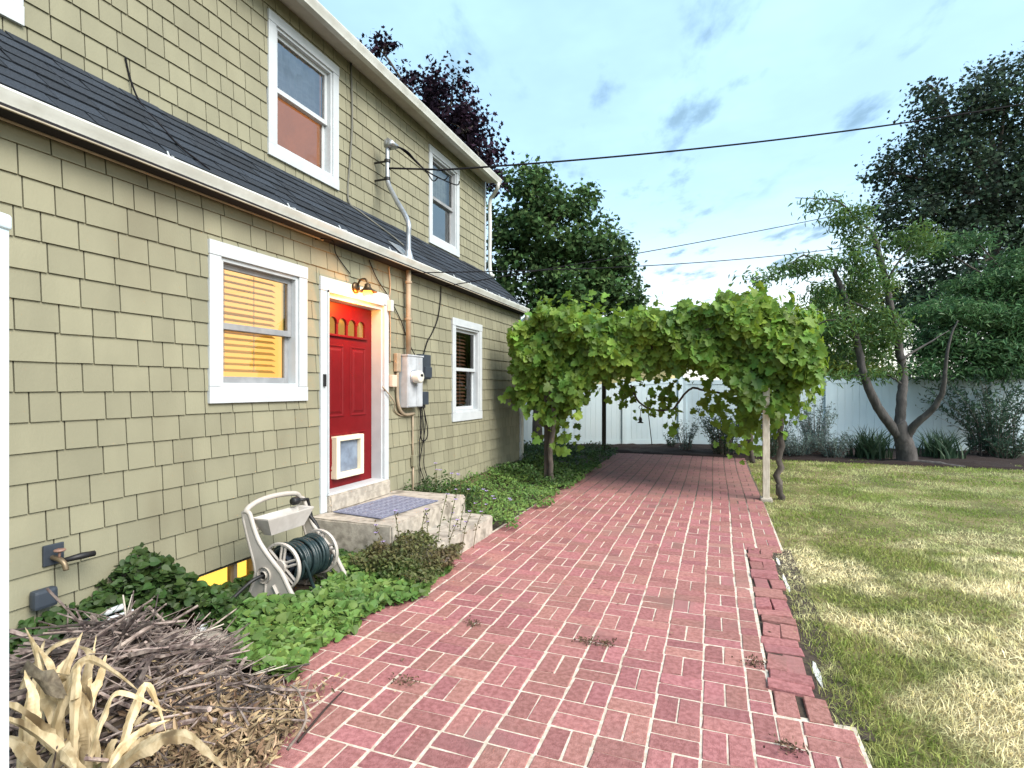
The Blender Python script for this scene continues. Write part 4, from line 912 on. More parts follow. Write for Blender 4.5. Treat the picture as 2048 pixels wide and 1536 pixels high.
# ================================================================== TREES
# purple-leaved tree behind the house
B0 = at(900, 600, 18)
t = empty('purple_tree', (B0[0], B0[1], 0), 'dark purple leaved tree rising behind the house roof', 'tree')
bl = [(*at(900, 215, 18), 1.0, 1.2, 1.25), (*at(768, 108, 18), .42, .5, .5), (*at(850, 185, 18.4), .75, .8, .7), (*at(800, 175, 18), .8, .8, .6), (*at(930, 265, 17.6), .85, .9, .9), (*at(960, 320, 17.5), .85, .9, .75), (*at(985, 360, 17.4), .55, .6, .5),
      (*at(840, 340, 18.6), 2.0, 1.6, 1.8), (*at(700, 260, 19), 2.2, 1.6, 2.2)]
b = MB(); limb(b, [(B0[0], B0[1], -.1), at(880, 560, 18), at(870, 400, 18), at(890, 250, 18)], .28, .08, 9, 5, .02); twigs(b, [at(875, 480, 18), at(872, 400, 18), at(885, 280, 18)], bl, .07); b.build('trunk', M['bark'], t, True)
crown('crown', bl, M['purple'], t, LEAF_MAPLE, .15, 560, 30, .21, .5)
# maple at the corner of the fence
tb = at(1075, 893, 14.5)
t = empty('maple_tree', (tb[0], tb[1], 0), 'dark green maple tree behind the house corner', 'tree')
bl = [(*at(1115, 470, 14.5), 1.25, 1.2, 1.05), (*at(1070, 395, 14.4), .8, .8, .72), (*at(1160, 400, 14.6), .5, .5, .35), (*at(1200, 505, 14.4), .85, .9, .6), (*at(1235, 560, 14.2), .55, .7, .45), (*at(1020, 470, 14.8), .7, .8, .85), (*at(1050, 560, 14.6), 1.1, 1.1, .9),
      (*at(1150, 590, 14.3), 1.2, 1.1, .7), (*at(1060, 350, 14.5), .3, .3, .28), (*at(1255, 515, 14.4), .3, .3, .22), (*at(1225, 600, 14.2), .8, .8, .4)]
b = MB(); limb(b, [(tb[0], tb[1], -.1), at(1076, 800, 14.5), at(1085, 700, 14.5), at(1100, 560, 14.5), at(1095, 430, 14.5)], .15, .04, 9, 5, .01); twigs(b, [at(1085, 700, 14.5), at(1095, 620, 14.5), at(1100, 540, 14.5), at(1096, 460, 14.5)], bl, .04); b.build('trunk', M['bark'], t, True)
crown('crown', bl, M['maple'], t, LEAF_MAPLE, .125, 560, 32, .18, .5)
# big dark tree beyond the fence on the right
tb = at(2010, 860, 21)
t = empty('dark_tree', (tb[0], tb[1], 0), 'big dark leaved tree beyond the fence at the right', 'tree')
bl = [(*at(1920, 235, 21), 2.0, 1.8, 1.0), (*at(2010, 190, 21), 1.4, 1.6, 1.4), (*at(1850, 330, 21), 1.6, 1.6, 1.1), (*at(1960, 370, 21), 2.6, 2.2, 1.7), (*at(1870, 180, 21), .6, .6, .5), (*at(1830, 440, 21), 1.5, 1.6, 1.3), (*at(1975, 520, 20.5), 2.6, 2, 1.9), (*at(2120, 350, 21), 2.6, 2.2, 3.6), (*at(1900, 600, 20.5), 2.0, 1.8, 1.4), (*at(2100, 650, 20.5), 2.6, 2, 2.2), (*at(1780, 345, 21), .7, .7, .45)]
b = MB(); limb(b, [(tb[0], tb[1], -.1), at(2005, 700, 21), at(1990, 480, 21), at(1985, 260, 21)], .4, .08, 10, 5, .03); twigs(b, [at(2005, 650, 21), at(1995, 520, 21), at(1990, 400, 21)], bl, .09, 6); b.build('trunk', M['bark'], t, True)
crown('crown', bl, M['darktree'], t, LEAF_MAPLE, .145, 1500, 34, .32, .5)
# bright back-lit trees beyond the fence, three of them
for i, (xx, yy, zz, rx, rz_, lab) in enumerate(((1600, 690, 24, 1.7, 1.9, 'bright yellow green tree behind the right end of the vine'), (1720, 640, 25, 1.9, 2.1, 'bright yellow green tree behind the forked trunk'), (1690, 740, 23, 1.6, .9, 'low bright bush behind the fence beside the vine'))):
    c = at(xx, yy, zz); t = empty('bright_tree', (c[0], c[1], 0), lab, 'tree', 'sunlit trees beyond the fence')
    bl = [(*c, rx, rx, rz_)] + [(c[0] + rng.normal() * rx * .5, c[1] + rng.normal() * .6, c[2] + rng.normal() * rz_ * .5, rx * .5, rx * .5, rz_ * .45) for _ in range(4)]
    b = MB(); limb(b, [(c[0], c[1], -.1), (c[0] + .1, c[1], c[2] * .6), c], .14, .05, 8, 4, .02); twigs(b, [(c[0], c[1], c[2] * .7)], bl, .04, 4); b.build('trunk', M['bark'], t, True)
    crown('crown', bl, M['brighttree'], t, LEAF_RHOMB, .2, 260, 16, .26, .5)
# forked tree on the lawn
tb = Vector(at(1815, 925, 11.75)); tb.z = 0
t = empty('forked_tree', tb, 'three-limbed tree with grey trunk standing at the lawn edge', 'tree')
Q = lambda x, y, dz=0.0: at(x, y, 11.75 + dz)
b = MB()
trunk_pts = [(tb.x, tb.y, -.08), Q(1812, 900), Q(1803, 868), Q(1797, 845)]
limb(b, trunk_pts, .21, .13, 12, 5, .006)
L1 = [Q(1806, 880), Q(1775, 842), Q(1745, 795), Q(1728, 750), Q(1715, 690), Q(1700, 640), Q(1690, 600), Q(1668, 540)]
L2 = [Q(1806, 880), Q(1800, 840), Q(1804, 790), Q(1806, 745, .1), Q(1795, 680, .1), Q(1780, 610, .1), Q(1768, 545, .1), Q(1745, 465, .1)]
L3 = [Q(1812, 878), Q(1832, 848, -.2), Q(1862, 822, -.4), Q(1884, 785, -.6), Q(1890, 745, -.7), Q(1897, 690, -.8), Q(1915, 640, -.9)]
limb(b, L1, .108, .048, 10, 5, .006); limb(b, L2, .112, .052, 10, 5, .006); limb(b, L3, .09, .012, 9, 5, .006)
for (p, e, r_) in (((1745, 465), [(1715, 440), (1680, 405), (1640, 398), (1590, 395)], .03), ((1668, 540), [(1640, 530), (1605, 510), (1560, 545), (1490, 560)], .028), ((1728, 750), [(1700, 752), (1670, 760)], .03), ((1805, 770), [(1785, 755), (1765, 745)], .03),
                   ((1690, 600), [(1730, 615), (1745, 622)], .04), ((1760, 510), [(1740, 505), (1720, 495)], .02), ((1775, 560), [(1800, 520), (1830, 480)], .03), ((1800, 720), [(1850, 690), (1900, 660)], .035), ((1715, 690), [(1690, 640), (1640, 620)], .025)):
    limb(b, [Q(*p)] + [Q(x_, y_, rng.normal() * .15) for x_, y_ in e], r_, .006, 6, 4, .006)
limb(b, [(tb.x + .1, tb.y - .1, .03), (tb.x + .5, tb.y - .25, .02), (tb.x + .95, tb.y - .3, -.03)], .06, .03, 8, 4, .01)
b.build('trunk', M['barkgrey'], t, True)
bl = [(*Q(1700, 430), .5, .4, .25), (*Q(1640, 405), .38, .3, .12), (*Q(1620, 530), .45, .4, .22), (*Q(1520, 555), .42, .3, .10), (*Q(1570, 540), .4, .3, .14), (*Q(1740, 560), .4, .5, .5), (*Q(1700, 520), .35, .4, .3), (*Q(1670, 650), .5, .5, .35), (*Q(1760, 650), .55, .5, .4), (*Q(1650, 590), .4, .4, .25), (*Q(1760, 745), .45, .4, .12), (*Q(1680, 752), .4, .3, .09), (*Q(1720, 470), .4, .35, .3), (*Q(1830, 480), .5, .5, .35), (*Q(1660, 700, .5), .55, .5, .3), (*Q(1740, 700, .5), .5, .5, .3), (*Q(1620, 660, .8), .5, .5, .3), (*Q(1690, 580, .4), .45, .4, .3)]
crown('crown', bl, M['apricot'], t, LEAF_LONG, .125, 620, 16, .12, .3, .7, .2)
# feathery green tree in front of the fence, right edge
c = at(1960, 690, 13.4); t = empty('feathery_tree', (c[0] + 1.7, c[1], 0), 'layered feathery green tree over the fence at the right edge', 'tree')
bl = [(*at(1900, 620, 13.4), .9, .9, .28), (*at(1990, 640, 13.2), 1.1, .9, .3), (*at(1860, 680, 13.6), .7, .8, .3), (*at(1950, 705, 13.4), 1.2, 1, .35), (*at(2040, 700, 13.4), 1.0, 1, .5), (*at(2020, 560, 13.6), .9, .8, .3), (*at(1930, 575, 13.8), .6, .7, .18), (*at(1845, 735, 13.4), .45, .6, .14), (*at(1930, 740, 13.3), .9, .8, .13), (*at(2045, 520, 13.6), .6, .6, .25), (*at(2060, 620, 13.4), .9, .9, .8), (*at(1880, 500, 14), .55, .5, .16), (*at(1950, 480, 14), .5, .5, .16), (*at(2010, 745, 13.4), .9, .8, .12)]
b = MB(); limb(b, [(c[0] + 1.7, c[1], -.1), at(2125, 800, 13.4), at(2090, 700, 13.4), at(2040, 580, 13.5)], .11, .04, 8, 5, .01); twigs(b, [at(2110, 760, 13.4), at(2090, 700, 13.4), at(2045, 600, 13.5)], bl, .03, 4); b.build('trunk', M['bark'], t, True)
crown('crown', bl, M['feather'], t, LEAF_LONG, .14, 1350, 20, .15, .8, .25, .15)

# ================================================================== HOUSE BEYOND
hc = Vector(at(1262, 640, 30)); nb = empty('far_house', (hc.x, hc.y, 0), 'distant house with green roof peeking above the vine', 'house')
e0, e1 = at(1255, 592, 30), at(1345, 655, 30)
MB().box(e1[0] - 9, e1[0] - .35, hc.y, hc.y + 9, -.1, e1[2] - .1).build('wall', mat('far_wall_yellow', (.55, .46, .22), rough=.8), nb)
b = MB(); b.extr([(e1[0], e1[2]), (e1[0] - 4.6, e1[2] + 3.2), (e1[0] - 9.4, e1[2]), (e1[0] - 9.4, e1[2] - .25), (e1[0] - 4.6, e1[2] + 2.95), (e1[0], e1[2] - .22)], hc.y - .5, hc.y + 9.5); b.build('roof', mat('far_green_roof', (.20, .32, .29), rough=.6), nb)

# ================================================================== GRAPE VINE
gv = empty('grape_vine', (-.9, 10.9, 0), 'grape vine with lobed leaves covering the pergola', 'vine')
def vstem(pts, r0, r1, jit=.012, n=8):
    b = MB(); limb(b, pts, r0, r1, n, 5, jit); b.build('stem', M['bark'], gv, True)
vstem([(-2.50, 8.62, -.05), (-2.56, 8.55, .5), (-2.48, 8.5, 1.2), (-2.55, 8.5, 2.0), (-2.3, 8.5, 2.45)], .05, .03)
vstem([(.72, 12.9, -.05), (.66, 12.85, .7), (.72, 12.8, 1.4), (.6, 12.8, 2.2), (.2, 12.0, 2.5)], .06, .03, .015)
vstem([(.86, 8.75, -.05), (.84, 8.72, .35), (.88, 8.8, .9), (.80, 8.75, 1.7), (.7, 8.8, 2.4)], .05, .03, .015)
vstem([at(1262, 770, 9.7), at(1275, 800, 9.6), at(1300, 818, 9.6), at(1340, 820, 9.6), at(1352, 812, 9.6), at(1368, 790, 9.5), at(1385, 776, 9.5), at(1405, 780, 9.5), at(1440, 786, 9.4)], .016, .02, .004, 7)
for (x_, y_) in ((-2.2, 8.55), (-1.2, 8.6), (-.3, 8.5), (.5, 8.6)): vstem([(x_, y_, 2.4), (x_ + .3, y_ - .05, 2.5), (x_ + .7, y_ + .05, 2.45), (x_ + 1.0, y_ - .06, 2.55)], .018, .008)
def front_bottom(X):
    xs = [-3.3, -3.0, -2.7, -2.35, -2.1, -1.9, -1.2, -.8, -.4, -.15, .1, .35, .6, .85, 1.1, 1.35]
    zb = [1.95, 1.40, 1.18, 1.12, 1.40, 1.78, 1.92, 1.98, 2.08, 2.08, 1.72, 1.45, 1.28, 1.25, 1.6, 1.95]
    return np.interp(X, xs, zb) + .10 * np.sin(X * 13.1) + .07 * np.sin(X * 29 + 1)
def front_top(X): return np.interp(X, [-3.3, -3.0, -2.6, -2.1, -1.8, -1.2, -.6, .1, .6, 1.0, 1.4], [2.35, 2.72, 2.92, 2.82, 2.60, 2.68, 2.74, 2.88, 2.84, 2.62, 2.1]) + .05 * np.sin(X * 11.3 + .5) + .04 * np.sin(X * 23)
C = []; N = []; S = []
n = 6800; X = rng.uniform(-3.2, 1.3, n); lo, hi = front_bottom(X), front_top(X); tt = rng.uniform(0, 1, n) ** .85
Z = lo + (hi - lo) * tt + rng.normal(size=n) * .05; Y = 8.42 + .16 * np.sin(X * 5.1) * np.cos(Z * 6) + np.abs(rng.normal(size=n)) * .26 - .12 * tt + .1 * np.maximum(0, .5 - tt)
C.append(np.stack([X, Y, Z], 1)); N.append(np.stack([rng.normal(size=n) * .5, -1 + rng.normal(size=n) * .35, .55 + rng.normal(size=n) * .4], 1))
n = 5600; X = rng.uniform(-3.0, 1.25, n); Y = rng.uniform(8.4, 13.8, n); Z = front_top(X) - .12 + rng.normal(size=n) * .09 + .07 * np.sin(X * 4 + Y * 3) - .25 * (rng.uniform(size=n) < .3)
C.append(np.stack([X, Y, Z], 1)); N.append(np.stack([rng.normal(size=n) * .5, rng.normal(size=n) * .5 - .2, 1 + rng.normal(size=n) * .2], 1))
n = 1900; Y = rng.uniform(8.5, 13.6, n); X = 1.12 + .15 * np.sin(Y * 3) + rng.normal(size=n) * .1; Z = rng.uniform(0, 1, n) ** .7 * 1.4 + 1.35
C.append(np.stack([X, Y, Z], 1)); N.append(np.stack([1 + rng.normal(size=n) * .4, rng.normal(size=n) * .5 - .3, .5 + rng.normal(size=n) * .4], 1))
n = 1300; X = rng.uniform(-2.9, 1.0, n); Y = rng.uniform(8.6, 13.5, n); Z = 2.12 + rng.normal(size=n) * .13
C.append(np.stack([X, Y, Z], 1)); N.append(rng.normal(size=(n, 3)) + np.array([0, -.3, .8]))
n = 700; Y = rng.uniform(8.5, 13.6, n); X = -2.85 + rng.normal(size=n) * .12; Z = rng.uniform(1.5, 2.7, n); C.append(np.stack([X, Y, Z], 1)); N.append(np.stack([-1 + rng.normal(size=n) * .5, rng.normal(size=n) * .5, .5 + 0 * X], 1))
# hanging strands: (pixel x, y top, y bottom, distance, leaves)
for (x_, ya, yb, zz, k, sp) in ((1115, 800, 900, 9.0, 46, .13), (1090, 790, 850, 9.0, 30, .14), (1345, 770, 865, 9.6, 30, .05), (1330, 775, 800, 9.6, 14, .1), (1275, 760, 815, 9.7, 26, .16), (1240, 760, 810, 10, 20, .12), (1310, 800, 830, 9.6, 10, .1), (1505, 800, 890, 8.6, 40, .12), (1478, 810, 905, 10.5, 40, .16), (1450, 790, 850, 9.0, 30, .12), (1565, 800, 860, 8.0, 26, .11), (1595, 770, 820, 8.0, 20, .12), (1030, 770, 815, 9.2, 20, .09), (1155, 810, 895, 9.6, 9, .03), (1530, 790, 860, 8.2, 28, .10), (1130, 770, 830, 8.9, 40, .16), (1420, 770, 820, 9.2, 24, .12)):
    p = np.array([at(x_, ya + (yb - ya) * u_, zz) for u_ in rng.uniform(0, 1, k)]); C.append(p + rng.normal(size=(k, 3)) * sp); N.append(rng.normal(size=(k, 3)) * .5 + np.array([0, -1, .3]))
# loose shoots above the top
for _ in range(46):
    X0 = rng.uniform(-2.9, 1.1); p0 = np.array([X0, rng.uniform(8.4, 10.5), float(front_top(X0)) - .05]); d = np.array([rng.normal() * .3, rng.normal() * .3, .5]); k = int(rng.integers(4, 9))
    C.append(p0 + np.linspace(0, .75, k)[:, None] * d + rng.normal(size=(k, 3)) * .03); N.append(rng.normal(size=(k, 3)) * .6 + np.array([0, -.4, .8]))
C = np.concatenate(C); N = np.concatenate(N); Sz = .118 * rng.uniform(.45, 1.4, len(C))
leaves('foliage', C, N, Sz, LEAF_VINE, M['vine'], gv, direc=np.array([0, -.35, -.8]) + rng.normal(size=(len(C), 3)) * .45)

# ================================================================== SHRUBS ALONG THE FENCE
def wand_shrub(name, label, base, n, h, spread, m, leaf, per, cat='shrub', tm=None, bend=.25):
    t = empty(name, base, label, cat); b = MB(); C = []; N = []; base = Vector(base)
    for i in range(n):
        a = rng.uniform(0, 6.283); s = spread * math.sqrt(rng.uniform(.02, 1)); hh = h * rng.uniform(.55, 1.05)
        p0 = base + Vector((math.cos(a) * s * .3, math.sin(a) * s * .3, -.02)); p2 = base + Vector((math.cos(a) * s, math.sin(a) * s, hh)); p1 = (p0 + p2) / 2 + Vector((math.cos(a), math.sin(a), 0)) * (-bend * s * .5)
        P = smooth_path([p0, p1, p2], 5); b.tube(P, [.007 * (1 - .8 * k / (len(P) - 1)) for k in range(len(P))], 4, False)
        k = per; u = rng.uniform(.12, 1, k) * (len(P) - 1.001); iu = u.astype(int); PA = np.array([v[:] for v in P])
        C.append(PA[iu] + (PA[iu + 1] - PA[iu]) * (u - iu)[:, None] + rng.normal(size=(k, 3)) * .018); N.append(rng.normal(size=(k, 3)) + np.array([0, 0, .5]))
    b.build('stem', M['twig'] if tm is None else tm, t)
    C = np.concatenate(C); leaves('foliage', C, np.concatenate(N), leaf * rng.uniform(.6, 1.3, len(C)), LEAF_LONG, m, t, direc=np.array([0, 0, .8]) + rng.normal(size=(len(C), 3)) * .6)
    return t
G = lambda x, y: (lambda r: (r[0] * 1.6 / -(r[2]), r[1] * 1.6 / -(r[2]), 0))(((x - 1024) / CAM_F * CAM_C - CAM_S, (x - 1024) / CAM_F * CAM_S + CAM_C, (777 - y) / CAM_F))
wand_shrub('sage_bush', 'tall grey green sage bush just left of the right pergola post', (.15, 14.2, 0), 95, 1.15, .72, M['shrub'], .075, 26)
wand_shrub('sage_bush', 'smaller grey sage bush under the middle of the arbor', (-.75, 14.6, 0), 30, .8, .4, M['sage'], .06, 22)
wand_shrub('sage_bush', 'tall wispy silver sage against fence right of the vine', (2.25, 15.1, 0), 70, 1.35, .6, M['sage'], .07, 26)
wand_shrub('sage_bush', 'wide low silver sage mound behind the pale post', (1.75, 14.4, 0), 90, .62, .85, M['sage'], .06, 26)
wand_shrub('sage_bush', 'low silver sage mound beside the strap leaved plants', (2.5, 14.3, 0), 70, .6, .6, M['sage'], .06, 24)
wand_shrub('sage_bush', 'grey green sage bush directly behind the pale post', (1.25, 13.9, 0), 60, 1.1, .5, M['shrub'], .07, 26)
wand_shrub('fence_shrub', 'large arching open shrub in front of fence at right edge', (6.15, 16.0, 0), 95, 2.0, 1.6, M['shrub'], .11, 44, bend=.5)
wand_shrub('fence_shrub', 'dark low bushy shrub at the foot of the arching shrub', (6.2, 15.7, 0), 60, .55, .65, M['shrub'], .07, 26)
wand_shrub('seedling', 'small leafy seedling in the dark mulch bed', (-1.15, 15.2, 0), 12, .42, .22, M['shrub'], .09, 14, 'plant')
def strap_plant(name, label, base, n, h, spread, w, m):
    t = empty(name, base, label, 'plant'); P = np.array(base)[None] + np.stack([rng.normal(size=n) * .16, rng.normal(size=n) * .16, 0 * np.ones(n)], 1)
    a = rng.uniform(0, 6.283, n); s = spread * rng.uniform(.25, 1, n)
    blades('leaf_clump', P, h * rng.uniform(.6, 1.1, n), np.full(n, w), np.stack([np.cos(a) * s, np.sin(a) * s], 1), m, t, 5)
strap_plant('iris_clump', 'dark strap leaved iris clump left of the forked trunk', (3.3, 14.55, 0), 230, .78, .62, .045, M['iris'])
strap_plant('iris_clump', 'dark strap leaved iris clump right of the forked trunk', (4.75, 15.0, 0), 200, .75, .62, .045, M['iris'])
# small things under the arbor
o = empty('bird_ornament', at(1281, 820, 10.8), 'small dark hanging ornament on a hook under the arbor', 'ornament')
q = at(1281, 840, 10.8)
b = MB(); b.tube(smooth_path([(q[0] - .02, q[1], q[2] + .22), (q[0] - .03, q[1], q[2] + .26), (q[0] + .01, q[1], q[2] + .29), (q[0] + .03, q[1], q[2] + .25), (q[0], q[1], q[2] + .2), (q[0], q[1], q[2] + .03)], 4), .006, 5); b.build('hook', M['darkmetal'], o)
b = MB(); b.lathe([(0, .06), (.02, .05), (.035, .01), (.03, -.03), (.06, -.05), (.065, -.058), (0, -.06)], 12, q); b.build('feeder', M['darkmetal'], o, True)
cable('garden_stake', [at(1293, 795, 13.8), at(1304, 890, 13.8)], .011, M['darkmetal'], 'thin dark leaning stake in front of white fence', 6, 2, 'stake')

# ================================================================== GROUND COVER AND WEEDS BESIDE THE HOUSE
def cover(label, name, n, xr, yr, hfun, size, m, keep, tmpl=LEAF_HEART, tilt=.55):
    X = rng.uniform(*xr, n); Y = rng.uniform(*yr, n); k = keep(X, Y); X, Y = X[k], Y[k]; n = len(X)
    H = hfun(X, Y); Z = H * (.35 + .65 * rng.uniform(0, 1, n) ** .6) + .01
    nn = np.stack([rng.normal(size=n) * tilt + .25, rng.normal(size=n) * tilt - .3, np.ones(n)], 1)
    o = leaves(name, np.stack([X, Y, Z], 1), nn, size * rng.uniform(.55, 1.25, n), tmpl, m); return tag(o, label, 'ground cover', kind='stuff')
wav = lambda X, Y: .5 + .5 * np.sin(X * 5.3 + 1.7 * np.sin(Y * 3.1)) * np.cos(Y * 4.3 + X * 1.1)
edge = lambda Y: -2.20 + .07 * np.sin(Y * 3.7) + .05 * np.sin(Y * 9.1)
reelfree = lambda X, Y: ~((X > -3.2) & (X < -2.82) & (Y > 3.02) & (Y < 3.56))
pile_free = lambda X, Y: ~((Y < 2.52) & (X > -3.25) & (X < -2.5) & (Y < 2.2 + .3 * (X + 3.25)))
stone_free = lambda X, Y: ((X + 2.93) / .24) ** 2 + ((Y - 2.42) / .17) ** 2 > 1
cover('light green heart leaved violets between hose reel and brick path', 'violet_cover', 6200, (-3.05, -2.1), (2.22, 4.25), lambda X, Y: .04 + .11 * wav(X, Y) * np.clip((edge(Y) - X) / .25, .1, 1), .058, M['ivy'],
      lambda X, Y: (X < edge(Y)) & reelfree(X, Y) & stone_free(X, Y) & ((X > -2.62) | (Y > 2.5)) & (Y > 2.25 + .5 * np.maximum(0, X + 2.35)))
cover('dark ivy like weeds climbing the house wall beside the faucet', 'wall_weeds', 6400, (-3.6, -2.9), (1.75, 4.15), lambda X, Y: .05 + (.40 * np.exp(-((Y - 2.5) / .30) ** 2) + .22 * np.exp(-((Y - 1.95) / .22) ** 2) + .10 - .10 * np.exp(-((Y - 3.25) / .38) ** 2)) * np.clip((-2.85 - X) / .5, 0, 1) * (.6 + .4 * wav(X, Y)), .055, M['dkcover'],
      lambda X, Y: reelfree(X, Y) & stone_free(X, Y) & ~((X > -3.3) & (Y < 2.3)) & ~((Y > 2.85) & (Y < 3.7) & (rng.uniform(size=len(X)) < .62)))
cover('green periwinkle ground cover along wall beyond the steps', 'periwinkle', 11500, (-3.6, -2.05), (5.68, 10.6), lambda X, Y: .05 + .09 * wav(X, Y) + .17 * np.clip((-2.9 - X) / .6, 0, 1) * (.5 + .5 * wav(X * 1.3, Y)), .05, M['ivy'],
      lambda X, Y: X < edge(Y) + .02, LEAF_RHOMB)
cover('dark green undergrowth at the far house corner', 'undergrowth', 8000, (-4.6, -2.1), (8.2, 13.6), lambda X, Y: .12 + .28 * wav(X * .8, Y * .7) * np.clip((-2.3 - X) / .5, 0.1, 1), .075, M['dkcover'], lambda X, Y: (X < edge(Y) - .05) & ~((X < -3.55) & (Y < 10.1)) & (Y < 13.1 + .3 * X + 1.2), LEAF_RHOMB)
cover('brownish bellflower weeds crowding the corner of the concrete steps', 'step_weeds', 5200, (-2.95, -2.12), (3.72, 4.75), lambda X, Y: .06 + .27 * np.exp(-((X + 2.55) / .3) ** 2 - ((Y - 4.12) / .36) ** 2) * (.55 + .6 * wav(X * 3, Y * 2.5)) + .10 * wav(X * 2.2, Y * 3), .042, M['weed'],
      lambda X, Y: (X < edge(Y) + .04) & ~((Y > 4.14) & (X < -2.71)), LEAF_RHOMB, .8)
cover('leafy weeds behind the concrete landing', 'landing_weeds', 1300, (-3.58, -2.75), (5.66, 6.35), lambda X, Y: .25 + .27 * wav(X * 2, Y * 2), .05, M['dkcover'], lambda X, Y: X < -2.5, LEAF_RHOMB, .8)
# bellflower stalks with lilac flowers in front of the steps and by the landing
bp = empty('bellflower', (-2.5, 4.4, 0), 'lilac bellflower with thin stalks in front of the concrete steps', 'plant')
fl_pts = []; st_rng = random.Random(12); LC = []
for i, (x, y, h_, lx, ly) in enumerate(((-2.50, 4.25, .50, .02, .10), (-2.42, 4.45, .60, .04, .12), (-2.40, 4.62, .62, .05, .12), (-2.38, 4.82, .58, .03, .15), (-2.45, 4.35, .44, -.05, .05), (-2.30, 4.72, .45, .04, .22), (-2.28, 4.95, .40, .05, .2), (-2.6, 4.12, .52, -.04, -.03), (-2.66, 4.02, .42, -.1, -.05), (-2.34, 4.5, .36, .06, .1))):
    P = smooth_path([(x, y, 0), (x + lx * .3, y + ly * .3, h_ * .55), (x + lx, y + ly, h_)], 5); MB().tube(P, .0035, 5).build('stem', M['weed'], bp)
    for p in P[4:]:
        for _ in range(3): LC.append(p + Vector((st_rng.gauss(0, .012), st_rng.gauss(0, .012), st_rng.gauss(0, .01))))
    for k in range(st_rng.randint(1, 3)):
        c = P[-1 - k * 2] + Vector((st_rng.gauss(0, .015), st_rng.gauss(0, .015), .0)); b = MB()
        for a in range(5):
            t_ = a * 1.2566; u = Vector((math.cos(t_), math.sin(t_), .35)); s_ = Vector((-math.sin(t_), math.cos(t_), 0))
            b.add([c, c + u * .012 + s_ * .009, c + u * .026, c + u * .012 - s_ * .009], [(0, 1, 2, 3)])
        b.build('flower', M['purplefl'], bp)
leaves('stalk_leaves', np.array([v[:] for v in LC]), rng.normal(size=(len(LC), 3)) + np.array([0, 0, .6]), .028, LEAF_RHOMB, M['weed'], bp)
bp2 = empty('bellflower', (-3.0, 5.9, 0), 'lilac bellflower blooming behind the concrete landing', 'plant'); LC = []
for (x, y, h_) in ((-3.2, 5.85, .62), (-3.05, 5.95, .56), (-2.85, 5.8, .58), (-2.55, 5.75, .40), (-2.45, 5.85, .34), (-2.3, 5.95, .3), (-3.3, 6.0, .66)):
    P = smooth_path([(x, y, 0), (x, y, h_ * .5), (x + .02, y, h_)], 4); MB().tube(P, .0035, 5).build('stem', M['weed'], bp2)
    for k in range(2):
        c = P[-1] + Vector((st_rng.gauss(0, .02), st_rng.gauss(0, .02), st_rng.gauss(0, .01))); b = MB()
        for a in range(5):
            t_ = a * 1.2566; u = Vector((math.cos(t_), math.sin(t_), .35)); s_ = Vector((-math.sin(t_), math.cos(t_), 0)); b.add([c, c + u * .014 + s_ * .011, c + u * .03, c + u * .014 - s_ * .011], [(0, 1, 2, 3)])
        b.build('flower', M['purplefl'], bp2)
# little dry weeds in the brick joints
for i, (x_, y_, lab) in enumerate(((945, 1250, 'left of the path middle'), (1170, 1285, 'near the path middle'), (1215, 1290, 'beside its twin near the path middle'), (810, 1365, 'toward the twig pile'), (1510, 1330, 'next to the loose edge bricks'), (1580, 1500, 'nearest the camera at right'))):
    p = G(x_, y_); t = empty('joint_weed', p, 'tiny dry brown weed in the brick joints ' + lab, 'weed', 'weeds in the brick joints'); n = 60
    C = np.array(p) + np.stack([rng.normal(size=n) * .035, rng.normal(size=n) * .022, np.abs(rng.normal(size=n)) * .014 + .004], 1)
    sg = leaves('sprigs', C, rng.normal(size=(n, 3)) + np.array([0, 0, .4]), .02, LEAF_RHOMB, mat('dry_weed', (.13, .085, .05), (.08, .05, .03), nscale=30, rough=.9, rnd=.4), t); tag(sg, kind='stuff')

# ================================================================== BRUSH PILE AND DRY PLANT, LOWER LEFT
def mound(x, y): return .38 * math.exp(-((x + 2.85) / .45) ** 2 - ((y - 1.80) / .36) ** 2) + .13 * math.exp(-((x + 2.4) / .4) ** 2 - ((y - 1.85) / .3) ** 2)
b = MB(); tr = random.Random(31)
for i in range(1150):
    x = tr.gauss(-2.72, .34); y = tr.gauss(1.80, .24)
    if x > -2.0 or x < -3.5 or y > 2.42: continue
    a = tr.uniform(0, 6.283) if tr.random() < .55 else tr.gauss(1.0, .6); L_ = tr.uniform(.15, .65); pit = tr.gauss(.05, .32); z = mound(x, y) * tr.uniform(.3, 1.05) + .02
    d = Vector((math.cos(a) * math.cos(pit), math.sin(a) * math.cos(pit), math.sin(pit))); c = Vector((x, y, z)); q = Vector((tr.gauss(0, .02), tr.gauss(0, .02), tr.gauss(0, .02)))
    p = [c - d * L_ / 2, c + q, c + d * L_ / 2]; 
    for v in p: v.z = max(v.z, .01)
    r_ = tr.choice((.003, .004, .004, .005, .006, .008, .012)); b.tube(smooth_path(p, 2), [r_, r_ * .95, r_ * .85, r_ * .7, r_ * .5], 5)
tag(b.build('brush_pile', M['twig'], None), 'heap of dry brown twigs on the ground at lower left', 'brush pile', kind='stuff')
moundo = bumpy('debris_soil', -3.6, -1.8, 1.0, 2.45, -.02, .02, M['soil'], .06, lambda X, Y: .75 * np.vectorize(mound)(X, Y)); tag(moundo, 'dark leaf mould under the twig heap')
n = 3200; X = rng.normal(-2.02, .20, n); Y = rng.normal(1.76, .25, n); k = (X < -1.70 - .25 * (Y - 1.6)) & (Y < 2.42) & (X > -3.4); X, Y = X[k], Y[k]; Z = np.array([mound(a, c_) for a, c_ in zip(X, Y)]) * .85 + .012 + np.abs(rng.normal(size=len(X))) * .018
